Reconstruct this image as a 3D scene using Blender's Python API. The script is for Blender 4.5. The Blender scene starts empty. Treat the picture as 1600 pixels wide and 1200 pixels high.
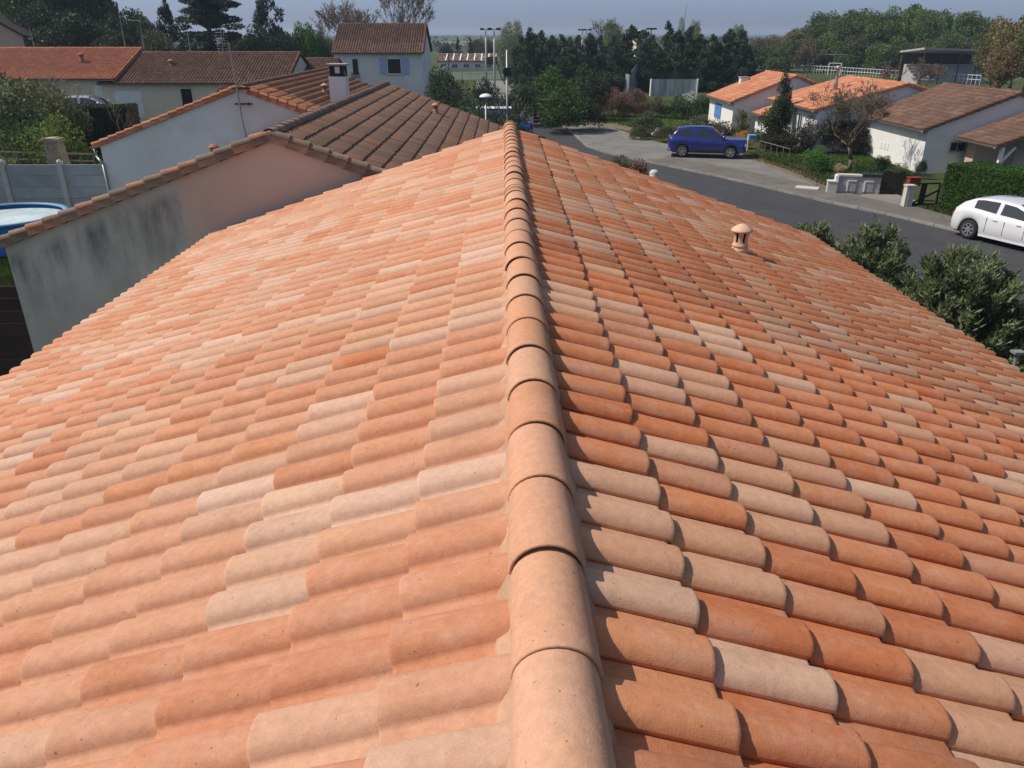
import bpy, math, random
import numpy as np
from mathutils import Vector, Matrix

random.seed(7)
RNG = np.random.RandomState(11)
S = bpy.context.scene
COL = S.collection

# ------------------------------------------------------------------ camera
FPX, CAMZ = 1202.0, 6.5
PITCH, YAW = math.atan(548 / FPX), 0.01136
cam_d = bpy.data.cameras.new('camera'); cam = bpy.data.objects.new('camera', cam_d); COL.objects.link(cam)
cam_d.sensor_width = 36; cam_d.sensor_fit = 'HORIZONTAL'; cam_d.lens = FPX / 1600 * 36
cam_d.clip_start = 0.05; cam_d.clip_end = 30000
cam.location = (0, 0, CAMZ); cam.rotation_euler = (math.pi / 2 - PITCH, 0, -YAW)
S.camera = cam
CAMM = cam.rotation_euler.to_matrix()

# ------------------------------------------------------------------ sky, sun, exposure
SUN_EL = math.radians(50)
TO_SUN = Vector((-1.0, 0.03, 0)).normalized() * math.cos(SUN_EL) + Vector((0, 0, math.sin(SUN_EL)))
w = bpy.data.worlds.new('World'); S.world = w; w.use_nodes = True
nt = w.node_tree; bg = nt.nodes['Background']
sky = nt.nodes.new('ShaderNodeTexSky'); sky.sky_type = 'NISHITA'; sky.sun_disc = False
sky.sun_elevation = SUN_EL; sky.sun_rotation = math.atan2(TO_SUN.x, TO_SUN.y) % (2 * math.pi)
sky.altitude = 50; sky.air_density = 1.0; sky.dust_density = 1.0; sky.ozone_density = 1.6
tone = nt.nodes.new('ShaderNodeMix'); tone.data_type = 'RGBA'; tone.blend_type = 'MULTIPLY'
tone.inputs[0].default_value = 1; 
tcw = nt.nodes.new('ShaderNodeTexCoord'); sxw = nt.nodes.new('ShaderNodeSeparateXYZ'); nt.links.new(tcw.outputs['Generated'], sxw.inputs[0])
rw = nt.nodes.new('ShaderNodeValToRGB'); rw.color_ramp.interpolation = 'EASE'; rw.color_ramp.elements[0].color = (.50, .62, 1.04, 1); rw.color_ramp.elements[0].position = 0.0
rw.color_ramp.elements[1].color = (1.16, .97, .81, 1); rw.color_ramp.elements[1].position = .40  # overhead tint warmed, out of view, to neutralise ambient light on shaded walls
nt.links.new(sxw.outputs[2], rw.inputs[0]); nt.links.new(rw.outputs[0], tone.inputs[7])
nt.links.new(sky.outputs[0], tone.inputs[6]); nt.links.new(tone.outputs[2], bg.inputs[0])
bg.inputs[1].default_value = 0.122
sl = bpy.data.lights.new('sun', 'SUN'); sun = bpy.data.objects.new('sun', sl); COL.objects.link(sun)
sl.energy = 4.55; sl.angle = math.radians(0.53); sl.color = (1.0, 0.93, 0.84)
sun.rotation_euler = (-TO_SUN).to_track_quat('-Z', 'Y').to_euler()
sun.location = (0, 0, 60)
S.view_settings.view_transform = 'Standard'; S.view_settings.look = 'None'
S.view_settings.exposure = 0.0; S.view_settings.gamma = 1.0; S.view_settings.use_curve_mapping = False
try:
    S.cycles.volume_bounces = 0; S.cycles.max_bounces = 6; S.cycles.transparent_max_bounces = 8
except Exception: pass

# ------------------------------------------------------------------ pixel -> place helpers (photo pixels, 1600 x 1200)
def ray(px, py): return CAMM @ Vector(((px - 800) / FPX, -(py - 600) / FPX, -1))
def gp(px, py, z=0.0):
    r = ray(px, py); t = (z - CAMZ) / r.z; return Vector((r.x * t, r.y * t, z))
def dp(px, py, Y):
    r = ray(px, py); t = Y / r.y; return Vector((r.x * t, Y, CAMZ + r.z * t))
def depth(p): return -(CAMM.transposed() @ (Vector(p) - Vector((0, 0, CAMZ)))).z
def pix(p):
    q = CAMM.transposed() @ (Vector(p) - Vector((0, 0, CAMZ)))
    if q.z > -0.1: return None
    return 800 + FPX * q.x / -q.z, 600 - FPX * q.y / -q.z, -q.z

# ------------------------------------------------------------------ mesh builder
def link_obj(name, me, parent=None, mat=None):
    if mat and not me.materials: me.materials.append(mat)
    o = bpy.data.objects.new(name, me); COL.objects.link(o)
    if parent: o.parent = parent
    return o
def np_mesh(name, V, Fq, T=None, smooth=False):
    V = np.asarray(V, dtype=np.float32); Fq = np.asarray(Fq, dtype=np.int32)
    me = bpy.data.meshes.new(name); n = len(V); m = len(Fq); k = Fq.shape[1]
    me.vertices.add(n); me.vertices.foreach_set('co', V.ravel())
    me.loops.add(m * k); me.loops.foreach_set('vertex_index', Fq.ravel())
    me.polygons.add(m); me.polygons.foreach_set('loop_start', np.arange(m, dtype=np.int32) * k)
    me.polygons.foreach_set('loop_total', np.full(m, k, dtype=np.int32))
    me.update(calc_edges=True)
    if smooth: me.polygons.foreach_set('use_smooth', np.ones(m, dtype=bool))
    a = me.color_attributes.new('tint', 'FLOAT_COLOR', 'POINT')
    if T is None: T = np.ones((n, 3))
    T = np.concatenate([np.asarray(T, dtype=np.float32), np.ones((n, 1), dtype=np.float32)], axis=1)
    a.data.foreach_set('color', T.ravel().astype(np.float32))
    me.validate()
    return me
class MB:
    def __init__(s): s.v = []; s.f = []; s.t = []
    def add(s, vs, fs, t=(1, 1, 1)):
        b = len(s.v); s.v += [tuple(x) for x in vs]; s.f += [tuple(b + i for i in f) for f in fs]; s.t += [t] * len(vs); return s
    def box(s, x0, x1, y0, y1, z0, z1, t=(1, 1, 1)):
        return s.add([(x0, y0, z0), (x1, y0, z0), (x1, y1, z0), (x0, y1, z0), (x0, y0, z1), (x1, y0, z1), (x1, y1, z1), (x0, y1, z1)],
                     [(0, 3, 2, 1), (4, 5, 6, 7), (0, 1, 5, 4), (1, 2, 6, 5), (2, 3, 7, 6), (3, 0, 4, 7)], t)
    def obox(s, c, size, rz=0, t=(1, 1, 1)):
        ca, sa = math.cos(rz), math.sin(rz); vs = []
        for z in (-1, 1):
            for x, y in ((-1, -1), (1, -1), (1, 1), (-1, 1)):
                X, Y = x * size[0] / 2, y * size[1] / 2
                vs.append((c[0] + X * ca - Y * sa, c[1] + X * sa + Y * ca, c[2] + z * size[2] / 2))
        return s.add(vs, [(0, 3, 2, 1), (4, 5, 6, 7), (0, 1, 5, 4), (1, 2, 6, 5), (2, 3, 7, 6), (3, 0, 4, 7)], t)
    def bar(s, p, q, wdt, hgt, t=(1, 1, 1)):
        p, q = Vector(p), Vector(q); d = (q - p).normalized()
        up = Vector((0, 0, 1)) if abs(d.z) < .95 else Vector((0, 1, 0))
        a = d.cross(up).normalized(); b = a.cross(d).normalized(); vs = []
        for e in (p, q):
            for i, j in ((-1, -1), (1, -1), (1, 1), (-1, 1)): vs.append(e + a * i * wdt / 2 + b * j * hgt / 2)
        return s.add(vs, [(0, 1, 2, 3), (7, 6, 5, 4), (0, 4, 5, 1), (1, 5, 6, 2), (2, 6, 7, 3), (3, 7, 4, 0)], t)
    def tube(s, p, q, r0, r1=None, n=8, t=(1, 1, 1)):
        if r1 is None: r1 = r0
        p, q = Vector(p), Vector(q); d = (q - p).normalized()
        up = Vector((0, 0, 1)) if abs(d.z) < .9 else Vector((0, 1, 0))
        a = d.cross(up).normalized(); b = a.cross(d).normalized()
        vs = [e + (a * math.cos(k * 2 * math.pi / n) + b * math.sin(k * 2 * math.pi / n)) * r for e, r in ((p, r0), (q, r1)) for k in range(n)]
        fs = [(k, (k + 1) % n, n + (k + 1) % n, n + k) for k in range(n)] + [tuple(range(n))[::-1], tuple(range(n, 2 * n))]
        return s.add(vs, fs, t)
    def lathe(s, prof, n=20, c=(0, 0, 0), axis='z', t=(1, 1, 1)):
        vs = []
        for r, h in prof:
            for k in range(n):
                a = k * 2 * math.pi / n; x, y = r * math.cos(a), r * math.sin(a)
                vs.append((c[0] + x, c[1] + y, c[2] + h) if axis == 'z' else (c[0] + x, c[1] + h, c[2] + y))
        fs = [(i * n + k, i * n + (k + 1) % n, (i + 1) * n + (k + 1) % n, (i + 1) * n + k) for i in range(len(prof) - 1) for k in range(n)]
        return s.add(vs, fs, t)
    def poly(s, pts, t=(1, 1, 1)): return s.add(pts, [tuple(range(len(pts)))], t)
    def slab(s, pts, z0, z1, t=(1, 1, 1)):
        n = len(pts); vs = [(p[0], p[1], z0) for p in pts] + [(p[0], p[1], z1) for p in pts]
        return s.add(vs, [tuple(range(n))[::-1], tuple(range(n, 2 * n))] + [(k, (k + 1) % n, n + (k + 1) % n, n + k) for k in range(n)], t)
    def mesh(s, name, smooth=False):
        me = bpy.data.meshes.new(name); me.from_pydata(s.v, [], s.f); me.update()
        if smooth: me.polygons.foreach_set('use_smooth', [True] * len(me.polygons))
        a = me.color_attributes.new('tint', 'FLOAT_COLOR', 'POINT')
        a.data.foreach_set('color', np.array([(r, g, b, 1) for r, g, b in s.t], dtype=np.float32).ravel())
        return me
    def build(s, name, mat, parent=None, smooth=False):
        return link_obj(name, s.mesh(name, smooth), parent, mat)
def tag(o, label=None, cat=None, group=None, kind=None):
    if label: o['label'] = label
    if cat: o['category'] = cat
    if group: o['group'] = group
    if kind: o['kind'] = kind
    return o
def empty(name, loc=(0, 0, 0), rz=0, label=None, cat=None, group=None):
    o = bpy.data.objects.new(name, None); COL.objects.link(o); o.location = loc; o.rotation_euler.z = rz
    o.empty_display_size = 0.2
    return tag(o, label, cat, group)
def copy_tree(o, parent=None):
    c = o.copy(); COL.objects.link(c)
    if parent: c.parent = parent
    for ch in list(o.children): copy_tree(ch, c)
    return c

# ------------------------------------------------------------------ materials
def newmat(name):
    m = bpy.data.materials.new(name); m.use_nodes = True
    return m, m.node_tree, m.node_tree.nodes['Principled BSDF']
def nd(t, ty, **kw):
    n = t.nodes.new(ty)
    for k, v in kw.items(): setattr(n, k, v)
    return n
def mixc(t, a, b, fac, mode='MIX'):
    n = nd(t, 'ShaderNodeMix', data_type='RGBA', blend_type=mode)
    for sock, val in ((n.inputs[0], fac), (n.inputs[6], a), (n.inputs[7], b)):
        if hasattr(val, 'links'): t.links.new(val, sock)
        elif isinstance(val, (int, float)): sock.default_value = val
        else: sock.default_value = (*val, 1)
    return n.outputs[2]
def ramp(t, src, p0, p1, v0=0.0, v1=1.0):
    n = nd(t, 'ShaderNodeMapRange'); t.links.new(src, n.inputs[0])
    n.inputs[1].default_value = p0; n.inputs[2].default_value = p1; n.inputs[3].default_value = v0; n.inputs[4].default_value = v1
    return n.outputs[0]
def coords(t, scale=(1, 1, 1), rand=False):
    tc = nd(t, 'ShaderNodeTexCoord'); mp = nd(t, 'ShaderNodeMapping'); t.links.new(tc.outputs['Object'], mp.inputs[0])
    mp.inputs[3].default_value = scale
    if rand:
        oi = nd(t, 'ShaderNodeObjectInfo'); mu = nd(t, 'ShaderNodeMath', operation='MULTIPLY'); mu.inputs[1].default_value = 57.0
        t.links.new(oi.outputs['Random'], mu.inputs[0]); cb = nd(t, 'ShaderNodeCombineXYZ')
        for k in range(3): t.links.new(mu.outputs[0], cb.inputs[k])
        t.links.new(cb.outputs[0], mp.inputs[1])
    return mp.outputs[0]
def noise(t, co, scale, detail=4, rough=.55):
    n = nd(t, 'ShaderNodeTexNoise'); t.links.new(co, n.inputs['Vector']); n.inputs['Scale'].default_value = scale
    n.inputs['Detail'].default_value = detail; n.inputs['Roughness'].default_value = rough
    return n.outputs['Fac']
def bump(t, src, bsdf, strength, dist=0.01):
    b = nd(t, 'ShaderNodeBump'); b.inputs['Strength'].default_value = strength; b.inputs['Distance'].default_value = dist
    t.links.new(src, b.inputs['Height']); t.links.new(b.outputs[0], bsdf.inputs['Normal'])
def M(name, col, rough=.8, var=.15, scale=3, fine=60, bmp=.15, metal=0, spec=.3, dist=.01, stretch=(1, 1, 1), stain=None, stain_amt=0, stain_scale=1.5):
    m, t, b = newmat(name)
    at = nd(t, 'ShaderNodeAttribute', attribute_name='tint')
    co = coords(t, stretch, True)
    n1 = noise(t, co, scale, 5); n2 = noise(t, co, fine, 3)
    c = mixc(t, col, at.outputs['Color'], 1.0, 'MULTIPLY')
    v = ramp(t, n1, .25, .75, 1 - var, 1 + var)
    v2 = ramp(t, n2, .2, .8, 1 - var * .6, 1 + var * .6)
    mu = nd(t, 'ShaderNodeMath', operation='MULTIPLY'); t.links.new(v, mu.inputs[0]); t.links.new(v2, mu.inputs[1])
    hs = nd(t, 'ShaderNodeHueSaturation'); t.links.new(mu.outputs[0], hs.inputs['Value']); t.links.new(c, hs.inputs['Color'])
    out = hs.outputs[0]
    if stain:
        n3 = noise(t, co, stain_scale, 6, .65); out = mixc(t, out, stain, ramp(t, n3, .5, .72, 0, stain_amt))
    t.links.new(out, b.inputs['Base Color'])
    b.inputs['Roughness'].default_value = rough; b.inputs['Metallic'].default_value = metal
    b.inputs['Specular IOR Level'].default_value = spec
    if bmp: bump(t, n2, b, bmp, dist)
    return m
def tile_mat(name, pale, lichen=None, lich_amt=0, rough=.85, speck=.6):
    m, t, b = newmat(name)
    at = nd(t, 'ShaderNodeAttribute', attribute_name='tint'); co = coords(t, (1, 1, 1), True)
    big = noise(t, co, 7, 5, .6); med = noise(t, co, 34, 5, .6); fine = noise(t, co, 210, 3, .6)
    c = mixc(t, at.outputs['Color'], pale, ramp(t, big, .44, .78, 0, .55))
    stx = noise(t, coords(t, (.25, 1.6, 1), True), 26, 5, .65); c = mixc(t, c, pale, ramp(t, stx, .52, .80, 0, .45))
    soot = noise(t, co, 8.5, 8, .85); c = mixc(t, c, (.16, .10, .075), ramp(t, soot, .635, .73, 0, .85 * speck))
    wear = noise(t, co, 3.1, 4, .6); c = mixc(t, c, (.34, .17, .10), ramp(t, wear, .56, .74, 0, .40))
    hs = nd(t, 'ShaderNodeHueSaturation'); t.links.new(c, hs.inputs['Color'])
    mv = nd(t, 'ShaderNodeMath', operation='MULTIPLY'); t.links.new(ramp(t, med, .2, .8, .86, 1.14), mv.inputs[0]); t.links.new(ramp(t, fine, .25, .75, .90, 1.10), mv.inputs[1]); t.links.new(mv.outputs[0], hs.inputs['Value']); c = hs.outputs[0]
    sc = noise(t, co, 62, 2, .5); c = mixc(t, c, (.13, .065, .04), ramp(t, sc, .705, .75, 0, speck))
    ps = noise(t, co, 120, 2, .5); c = mixc(t, c, (.66, .5, .38), ramp(t, ps, .70, .76, 0, speck * .5))
    if lichen:
        l = noise(t, co, 11, 6, .75); c = mixc(t, c, lichen, ramp(t, l, .42, .62, 0, lich_amt))
    t.links.new(c, b.inputs['Base Color']); b.inputs['Roughness'].default_value = rough
    b.inputs['Specular IOR Level'].default_value = .12
    ad = nd(t, 'ShaderNodeMath', operation='MULTIPLY_ADD'); t.links.new(fine, ad.inputs[0]); ad.inputs[1].default_value = .5; t.links.new(med, ad.inputs[2])
    bump(t, ad.outputs[0], b, .45, .004)
    return m
def leafmat(name, rough=.6, trans=.3):
    m, t, b = newmat(name)
    at = nd(t, 'ShaderNodeAttribute', attribute_name='tint'); oi = nd(t, 'ShaderNodeObjectInfo')
    c = mixc(t, at.outputs['Color'], oi.outputs['Color'], 1.0, 'MULTIPLY')
    t.links.new(c, b.inputs['Base Color']); b.inputs['Roughness'].default_value = rough; b.inputs['Specular IOR Level'].default_value = .25
    tr = nd(t, 'ShaderNodeBsdfTranslucent'); t.links.new(c, tr.inputs[0]); mx = nd(t, 'ShaderNodeMixShader'); mx.inputs[0].default_value = trans
    t.links.new(b.outputs[0], mx.inputs[1]); t.links.new(tr.outputs[0], mx.inputs[2])
    t.links.new(mx.outputs[0], t.nodes['Material Output'].inputs[0])
    return m

TILE_NEW = tile_mat('new_terracotta', (.53, .315, .225))
TILE_FAR = tile_mat('terracotta', (.50, .25, .14), speck=.2)
TILE_OLD = tile_mat('weathered_tile', (.26, .17, .12), (.17, .14, .115), .65, .95)
TILE_BROWN = tile_mat('brown_tile', (.18, .12, .09), (.085, .065, .055), .45, .95)
MORTAR = M('mortar', (.42, .26, .165), .95, .22, 9, 70, .7, dist=.006, stain=(.40, .25, .17), stain_amt=.5, stain_scale=6)
DECK = M('roof_boards', (.12, .07, .045), .9)
W_WHITE = M('white_render', (.72, .71, .68), .9, .05, 1.2, 90, .25, stain=(.5, .49, .46), stain_amt=.35, stain_scale=.7)
W_CREAM = M('cream_render', (.66, .60, .47), .9, .05, 1.2, 90, .2)
W_GREY = M('grey_white_render', (.70, .70, .69), .9, .07, .8, 90, .2, stain=(.34, .34, .34), stain_amt=.4, stain_scale=.6)
W_PINK = M('pink_render', (.50, .36, .30), .9, .05, .9, 90, .2)
ZINC = M('zinc', (.30, .31, .32), .45, .1, 4, 50, .05, metal=.7)
WOODD = M('dark_wood', (.035, .026, .02), .85, .3, 4, 60, .4, stretch=(1, 1, 8))
WOODG = M('grey_wood', (.20, .17, .14), .85, .25, 4, 60, .3)
CONC = M('concrete', (.36, .36, .35), .9, .12, 2, 60, .3, stain=(.20, .20, .19), stain_amt=.5)
CONCP = M('pale_concrete', (.50, .49, .45), .9, .12, 3, 60, .3, stain=(.25, .23, .2), stain_amt=.5)
STREAK = M('streaked_concrete', (.44, .46, .45), .9, .15, 3, 40, .2, stretch=(1, 1, .10), stain=(.10, .10, .10), stain_amt=.9, stain_scale=3.4)
METALD = M('dark_metal', (.04, .04, .042), .5, .1, metal=.3)
METALG = M('galvanised', (.34, .35, .35), .5, .1, metal=.5)
WHITEP = M('white_paint', (.72, .73, .74), .5, .05, bmp=0)
BLUEP = M('pale_blue_paint', (.35, .45, .62), .6, .06, bmp=0)
BLUES = M('blue_paint', (.10, .22, .52), .6, .06, bmp=0)
DARK = M('dark_interior', (.02, .02, .022), .6, .1, bmp=0)
REDP = M('red_paint', (.22, .03, .022), .55, .15)
YELLOW = M('yellow_plastic', (.60, .62, .04), .5, .08, bmp=0)
BLUEPL = M('blue_plastic', (.03, .16, .42), .4, .1, bmp=0)
BARK = M('bark', (.13, .10, .075), .95, .25, 6, 40, .5)
BARKP = M('pale_bark', (.22, .19, .15), .95, .25, 6, 40, .4)
LEAF = leafmat('leaves')
NEEDLE = leafmat('needles', .7, .12)
def glassmat():
    m, t, b = newmat('glass'); b.inputs['Base Color'].default_value = (.02, .025, .03, 1); b.inputs['Roughness'].default_value = .06
    b.inputs['Specular IOR Level'].default_value = .9; return m
GLASS = glassmat()
def paint(name, col, rough=.25, coat=1.0):
    m, t, b = newmat(name); b.inputs['Base Color'].default_value = (*col, 1); b.inputs['Roughness'].default_value = rough
    b.inputs['Coat Weight'].default_value = coat; b.inputs['Coat Roughness'].default_value = .06
    return m

# ------------------------------------------------------------------ ground, road, paths
def ground_mat():
    m, t, b = newmat('countryside')
    tc = nd(t, 'ShaderNodeTexCoord'); co = tc.outputs['Object']
    n = noise(t, co, .25, 6, .6); n2 = noise(t, co, 3.2, 6, .7); n3 = noise(t, co, 22, 4, .7)
    g = mixc(t, (.045, .075, .018), (.085, .085, .035), ramp(t, n, .35, .65))
    g = mixc(t, g, (.10, .085, .05), ramp(t, n2, .55, .75, 0, .6))
    g = mixc(t, g, (.03, .055, .012), ramp(t, n3, .4, .7, 0, .5))
    mp = nd(t, 'ShaderNodeMapping'); t.links.new(co, mp.inputs[0]); mp.inputs[3].default_value = (.004, .0022, 1)
    vo = nd(t, 'ShaderNodeTexVoronoi'); t.links.new(mp.outputs[0], vo.inputs['Vector']); vo.inputs['Scale'].default_value = 1.6
    sp = nd(t, 'ShaderNodeSeparateColor'); t.links.new(vo.outputs['Color'], sp.inputs[0])
    f = mixc(t, (.05, .07, .03), (.14, .16, .06), ramp(t, sp.outputs[0], .2, .8)); f = mixc(t, f, (.13, .10, .06), ramp(t, sp.outputs[1], .65, .75, 0, .8))
    f = mixc(t, f, (.02, .035, .02), ramp(t, sp.outputs[2], .45, .5, 0, .9))
    ln = nd(t, 'ShaderNodeVectorMath', operation='LENGTH'); t.links.new(co, ln.inputs[0])
    c = mixc(t, g, f, ramp(t, ln.outputs['Value'], 170, 260)); t.links.new(c, b.inputs['Base Color'])
    b.inputs['Roughness'].default_value = .95; b.inputs['Specular IOR Level'].default_value = .1
    bump(t, n3, b, .8, .05); return m
g = MB()
ringr = [0, 60, 200, 800, 2500, 6000]
for i in range(5):
    for k in range(48):
        a0, a1 = k * math.pi / 24, (k + 1) * math.pi / 24
        q = [(ringr[i] * math.cos(a0), ringr[i] * math.sin(a0), 0), (ringr[i + 1] * math.cos(a0), ringr[i + 1] * math.sin(a0), 0),
             (ringr[i + 1] * math.cos(a1), ringr[i + 1] * math.sin(a1), 0), (ringr[i] * math.cos(a1), ringr[i] * math.sin(a1), 0)]
        g.poly(q[:3] if i == 0 and False else (q if i else [q[0], q[1], q[2]]))
tag(g.build('ground', ground_mat()), kind='structure')

def asphalt(name, c, patch, pamt, light=None):
    m, t, b = newmat(name); tc = nd(t, 'ShaderNodeTexCoord'); co = tc.outputs['Object']
    n = noise(t, co, .6, 6, .65); n2 = noise(t, co, 4, 6, .7); n3 = noise(t, co, 60, 3, .7)
    o = mixc(t, c, patch, ramp(t, n, .42, .68, 0, pamt)); 
    if light: o = mixc(t, o, light, ramp(t, n2, .52, .75, 0, .7))
    ds = nd(t, 'ShaderNodeVectorMath', operation='MULTIPLY_ADD'); tn = nd(t, 'ShaderNodeTexNoise'); tn.inputs['Scale'].default_value = .9; t.links.new(co, tn.inputs['Vector'])
    t.links.new(tn.outputs['Color'], ds.inputs[0]); ds.inputs[1].default_value = (1.6, 1.6, 0); t.links.new(co, ds.inputs[2])
    vo = nd(t, 'ShaderNodeTexVoronoi', feature='DISTANCE_TO_EDGE'); vo.inputs['Scale'].default_value = .33; t.links.new(ds.outputs[0], vo.inputs['Vector'])
    o = mixc(t, o, tuple(x * .45 for x in c), ramp(t, vo.outputs['Distance'], .003, .010, .55, 0))
    hs = nd(t, 'ShaderNodeHueSaturation'); t.links.new(o, hs.inputs['Color']); t.links.new(ramp(t, n3, .2, .8, .75, 1.25), hs.inputs['Value'])
    t.links.new(hs.outputs[0], b.inputs['Base Color']); b.inputs['Roughness'].default_value = .9; b.inputs['Specular IOR Level'].default_value = .2
    bump(t, n3, b, .5, .01); return m
KERB = M('kerbstone', (.22, .21, .195), .9, .15, 3, 60, .3)
ROAD = asphalt('road_asphalt', (.052, .054, .060), (.066, .067, .070), .8)
PARK = asphalt('worn_asphalt', (.20, .195, .18), (.12, .118, .112), .9, (.24, .23, .21))
PAVE = asphalt('pavement_asphalt', (.13, .12, .11), (.19, .175, .155), .8, (.10, .095, .085))
def pxs(pts, z=0.0): return [gp(a, b, z) for a, b in pts]
# far edge of the road, seen from the far end to the near end
edge = pxs([(884, 202), (897, 212), (915, 229), (945, 240), (1000, 252), (1112, 275), (1187, 292), (1300, 319), (1383, 336), (1500, 364)])
d = (edge[-1] - edge[-3]).normalized(); edge.append(edge[-1] + d * 26)
edge.insert(0, edge[0] + (edge[0] - edge[1]).normalized() * 30)
def offset(line, dist):
    out = []
    for i, p in enumerate(line):
        a = line[max(i - 1, 0)]; b = line[min(i + 1, len(line) - 1)]; t = (b - a).normalized(); out.append(p + Vector((t.y, -t.x, 0)) * dist)
    return out
def strip(name, mat, L0, L1, z, kind='structure'):
    m = MB(); n = len(L0)
    m.add([(p.x, p.y, z) for p in L0] + [(p.x, p.y, z) for p in L1], [(i, i + 1, n + i + 1, n + i) for i in range(n - 1)])
    return tag(m.build(name, mat), kind=kind)
near = offset(edge, 6.6)
strip('road', ROAD, edge, near, .004)
for L0, lab in ((edge, 'far'), (near, 'near')):
    sgn = -1 if lab == 'far' else 1
    L1 = offset(L0, sgn * .13); m = MB()
    for i in range(len(L0) - 1):
        h = .085
        seg = (L0[i + 1] - L0[i]); nn = max(1, int(seg.length / 1.0))
        for k in range(nn):
            a = L0[i].lerp(L0[i + 1], (k + .01) / nn); b = L0[i].lerp(L0[i + 1], (k + .985) / nn)
            c = L1[i].lerp(L1[i + 1], (k + .985) / nn); e = L1[i].lerp(L1[i + 1], (k + .01) / nn)
            s_ = random.uniform(.8, 1.1)
            m.slab([a, b, c, e] if sgn < 0 else [e, c, b, a], -.05, h + random.uniform(-.006, .006), (s_, s_, s_))
    o = m.build('kerb', KERB); tag(o, kind='structure')
strip('pavement', PAVE, offset(edge, -.13)[5:], offset(edge, -2.4)[5:], .06)
park = pxs([(899, 211), (886, 199), (860, 186), (905, 196), (955, 199), (1000, 214), (1045, 226), (1060, 232), (1120, 228), (1150, 237), (1175, 250),
            (1215, 262), (1262, 283), (1290, 297), (1330, 304), (1352, 322), (1300, 316), (1187, 290), (1112, 273), (1000, 250), (945, 238.5), (915, 227.5)])
m = MB(); m.poly([(p.x, p.y, .012) for p in park]); tag(m.build('car_park', PARK), kind='structure')
DIRT = M('dry_earth', (.17, .135, .09), .95, .3, 1.5, 20, .6, stain=(.07, .09, .03), stain_amt=.7)
m = MB(); v = pxs([(1150, 237), (1175, 250), (1262, 283), (1290, 297), (1330, 304), (1330, 297), (1290, 287), (1262, 270), (1215, 255), (1165, 240)])
m.poly([(p.x, p.y, .022) for p in v]); tag(m.build('earth_verge', DIRT), kind='structure')
m = MB(); v = pxs([(905, 196), (955, 199), (985, 205), (990, 190), (975, 178), (940, 178), (925, 186)])
m.poly([(p.x, p.y, .008) for p in v]); tag(m.build('path', DIRT), kind='structure')
GRASSM = M('lawn', (.06, .12, .02), .95, .35, .8, 12, .8, stain=(.11, .12, .04), stain_amt=.6, stain_scale=.8)
m = MB(); v = pxs([(1165, 236), (1262, 268), (1330, 296), (1345, 300), (1400, 290), (1436, 276), (1350, 238), (1300, 236), (1230, 232)])
m.poly([(p.x, p.y, .032) for p in v]); tag(m.build('lawn', GRASSM), kind='structure')
m = MB(); v = pxs([(925, 186), (1020, 205), (1060, 205), (1110, 190), (1100, 165), (960, 160)])
m.poly([(p.x, p.y, .016) for p in v]); tag(m.build('lawn', GRASSM), kind='structure')
m = MB(); v = pxs([(1340, 308), (1415, 325), (1440, 318), (1380, 300)])
m.poly([(p.x, p.y, .066) for p in v]); tag(m.build('driveway', asphalt('drive', (.24, .225, .20), (.17, .16, .14), .7)), kind='structure')
# sports ground
COURTG = M('green_court', (.08, .11, .07), .9, .12, .4, 8, .1)
COURTY = M('grey_court', (.20, .20, .19), .9, .1, .5, 20, .1)
m = MB(); v = pxs([(700, 113), (850, 109), (1000, 112), (1010, 124), (700, 125)]); m.poly([(p.x, p.y, .012) for p in v]); tag(m.build('green_court', COURTG), kind='structure')
m = MB(); v = pxs([(745, 126), (900, 125.5), (900, 155), (740, 155)]); m.poly([(p.x, p.y, .016) for p in v]); tag(m.build('tennis_court', COURTY), kind='structure')
m = MB(); v = pxs([(1190, 108), (1560, 134), (1640, 112), (1240, 97)]); m.poly([(p.x, p.y, .02) for p in v]); tag(m.build('football_pitch', M('pitch', (.06, .10, .025), .95, .2, .2, 5, .2)), kind='structure')

# ------------------------------------------------------------------ roof tiles
TP, TE, TL, TH = .2065, .352, .430, .019     # column pitch, exposed length, tile length, thickness
PROF = {
 'hi': [(.014, -.002), (-.003, .005), (-.001, .019), (.009, .037), (.022, .050), (.044, .0575), (.072, .060), (.100, .0565), (.123, .046), (.137, .031), (.144, .015), (.149, .005), (.160, .001), (.190, .0005), (.206, .001), (.226, .001)],
 'mid': [(.014, -.001), (-.003, .007), (.007, .036), (.032, .055), (.072, .060), (.110, .053), (.137, .031), (.147, .006), (.162, .001), (.226, .001)],
 'lo': [(0, .0), (.022, .048), (.068, .064), (.114, .046), (.145, .006), (.206, .003)]}
RINGS = {'hi': [(0, 0), (.21, 0), (.414, 0), (.424, -.001), (.4285, -.0045), (.4295, -.009), (.428, -.018)],
         'mid': [(0, 0), (.425, 0), (.43, -.003), (.429, -.018)], 'lo': [(0, 0), (.43, 0), (.43, -.018)]}
def tile_geo(lod):
    P, R = PROF[lod], RINGS[lod]; V = []
    for u, dw in R:
        k = 1 - .16 * (1 - u / TL)
        for v_, w_ in P:
            vv = .068 + (v_ - .068) * (1 - .07 * (1 - u / TL)) if v_ < .15 else v_
            ww = w_ * k * .95 + dw * (1 if w_ > .012 else .8) + TH * 1.1 * u / TE
            V.append((u, vv, ww))
    n = len(P); Fq = [(i * n + j, (i + 1) * n + j, (i + 1) * n + j + 1, i * n + j + 1) for i in range(len(R) - 1) for j in range(n - 1)]
    return np.array(V), np.array(Fq)
GEO = {k: tile_geo(k) for k in PROF}
PAL_NEW = [((.485, .19, .098), 26), ((.46, .16, .078), 26), ((.50, .235, .135), 20), ((.515, .285, .185), 18), ((.53, .32, .222), 15), ((.54, .35, .26), 4)]
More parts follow.
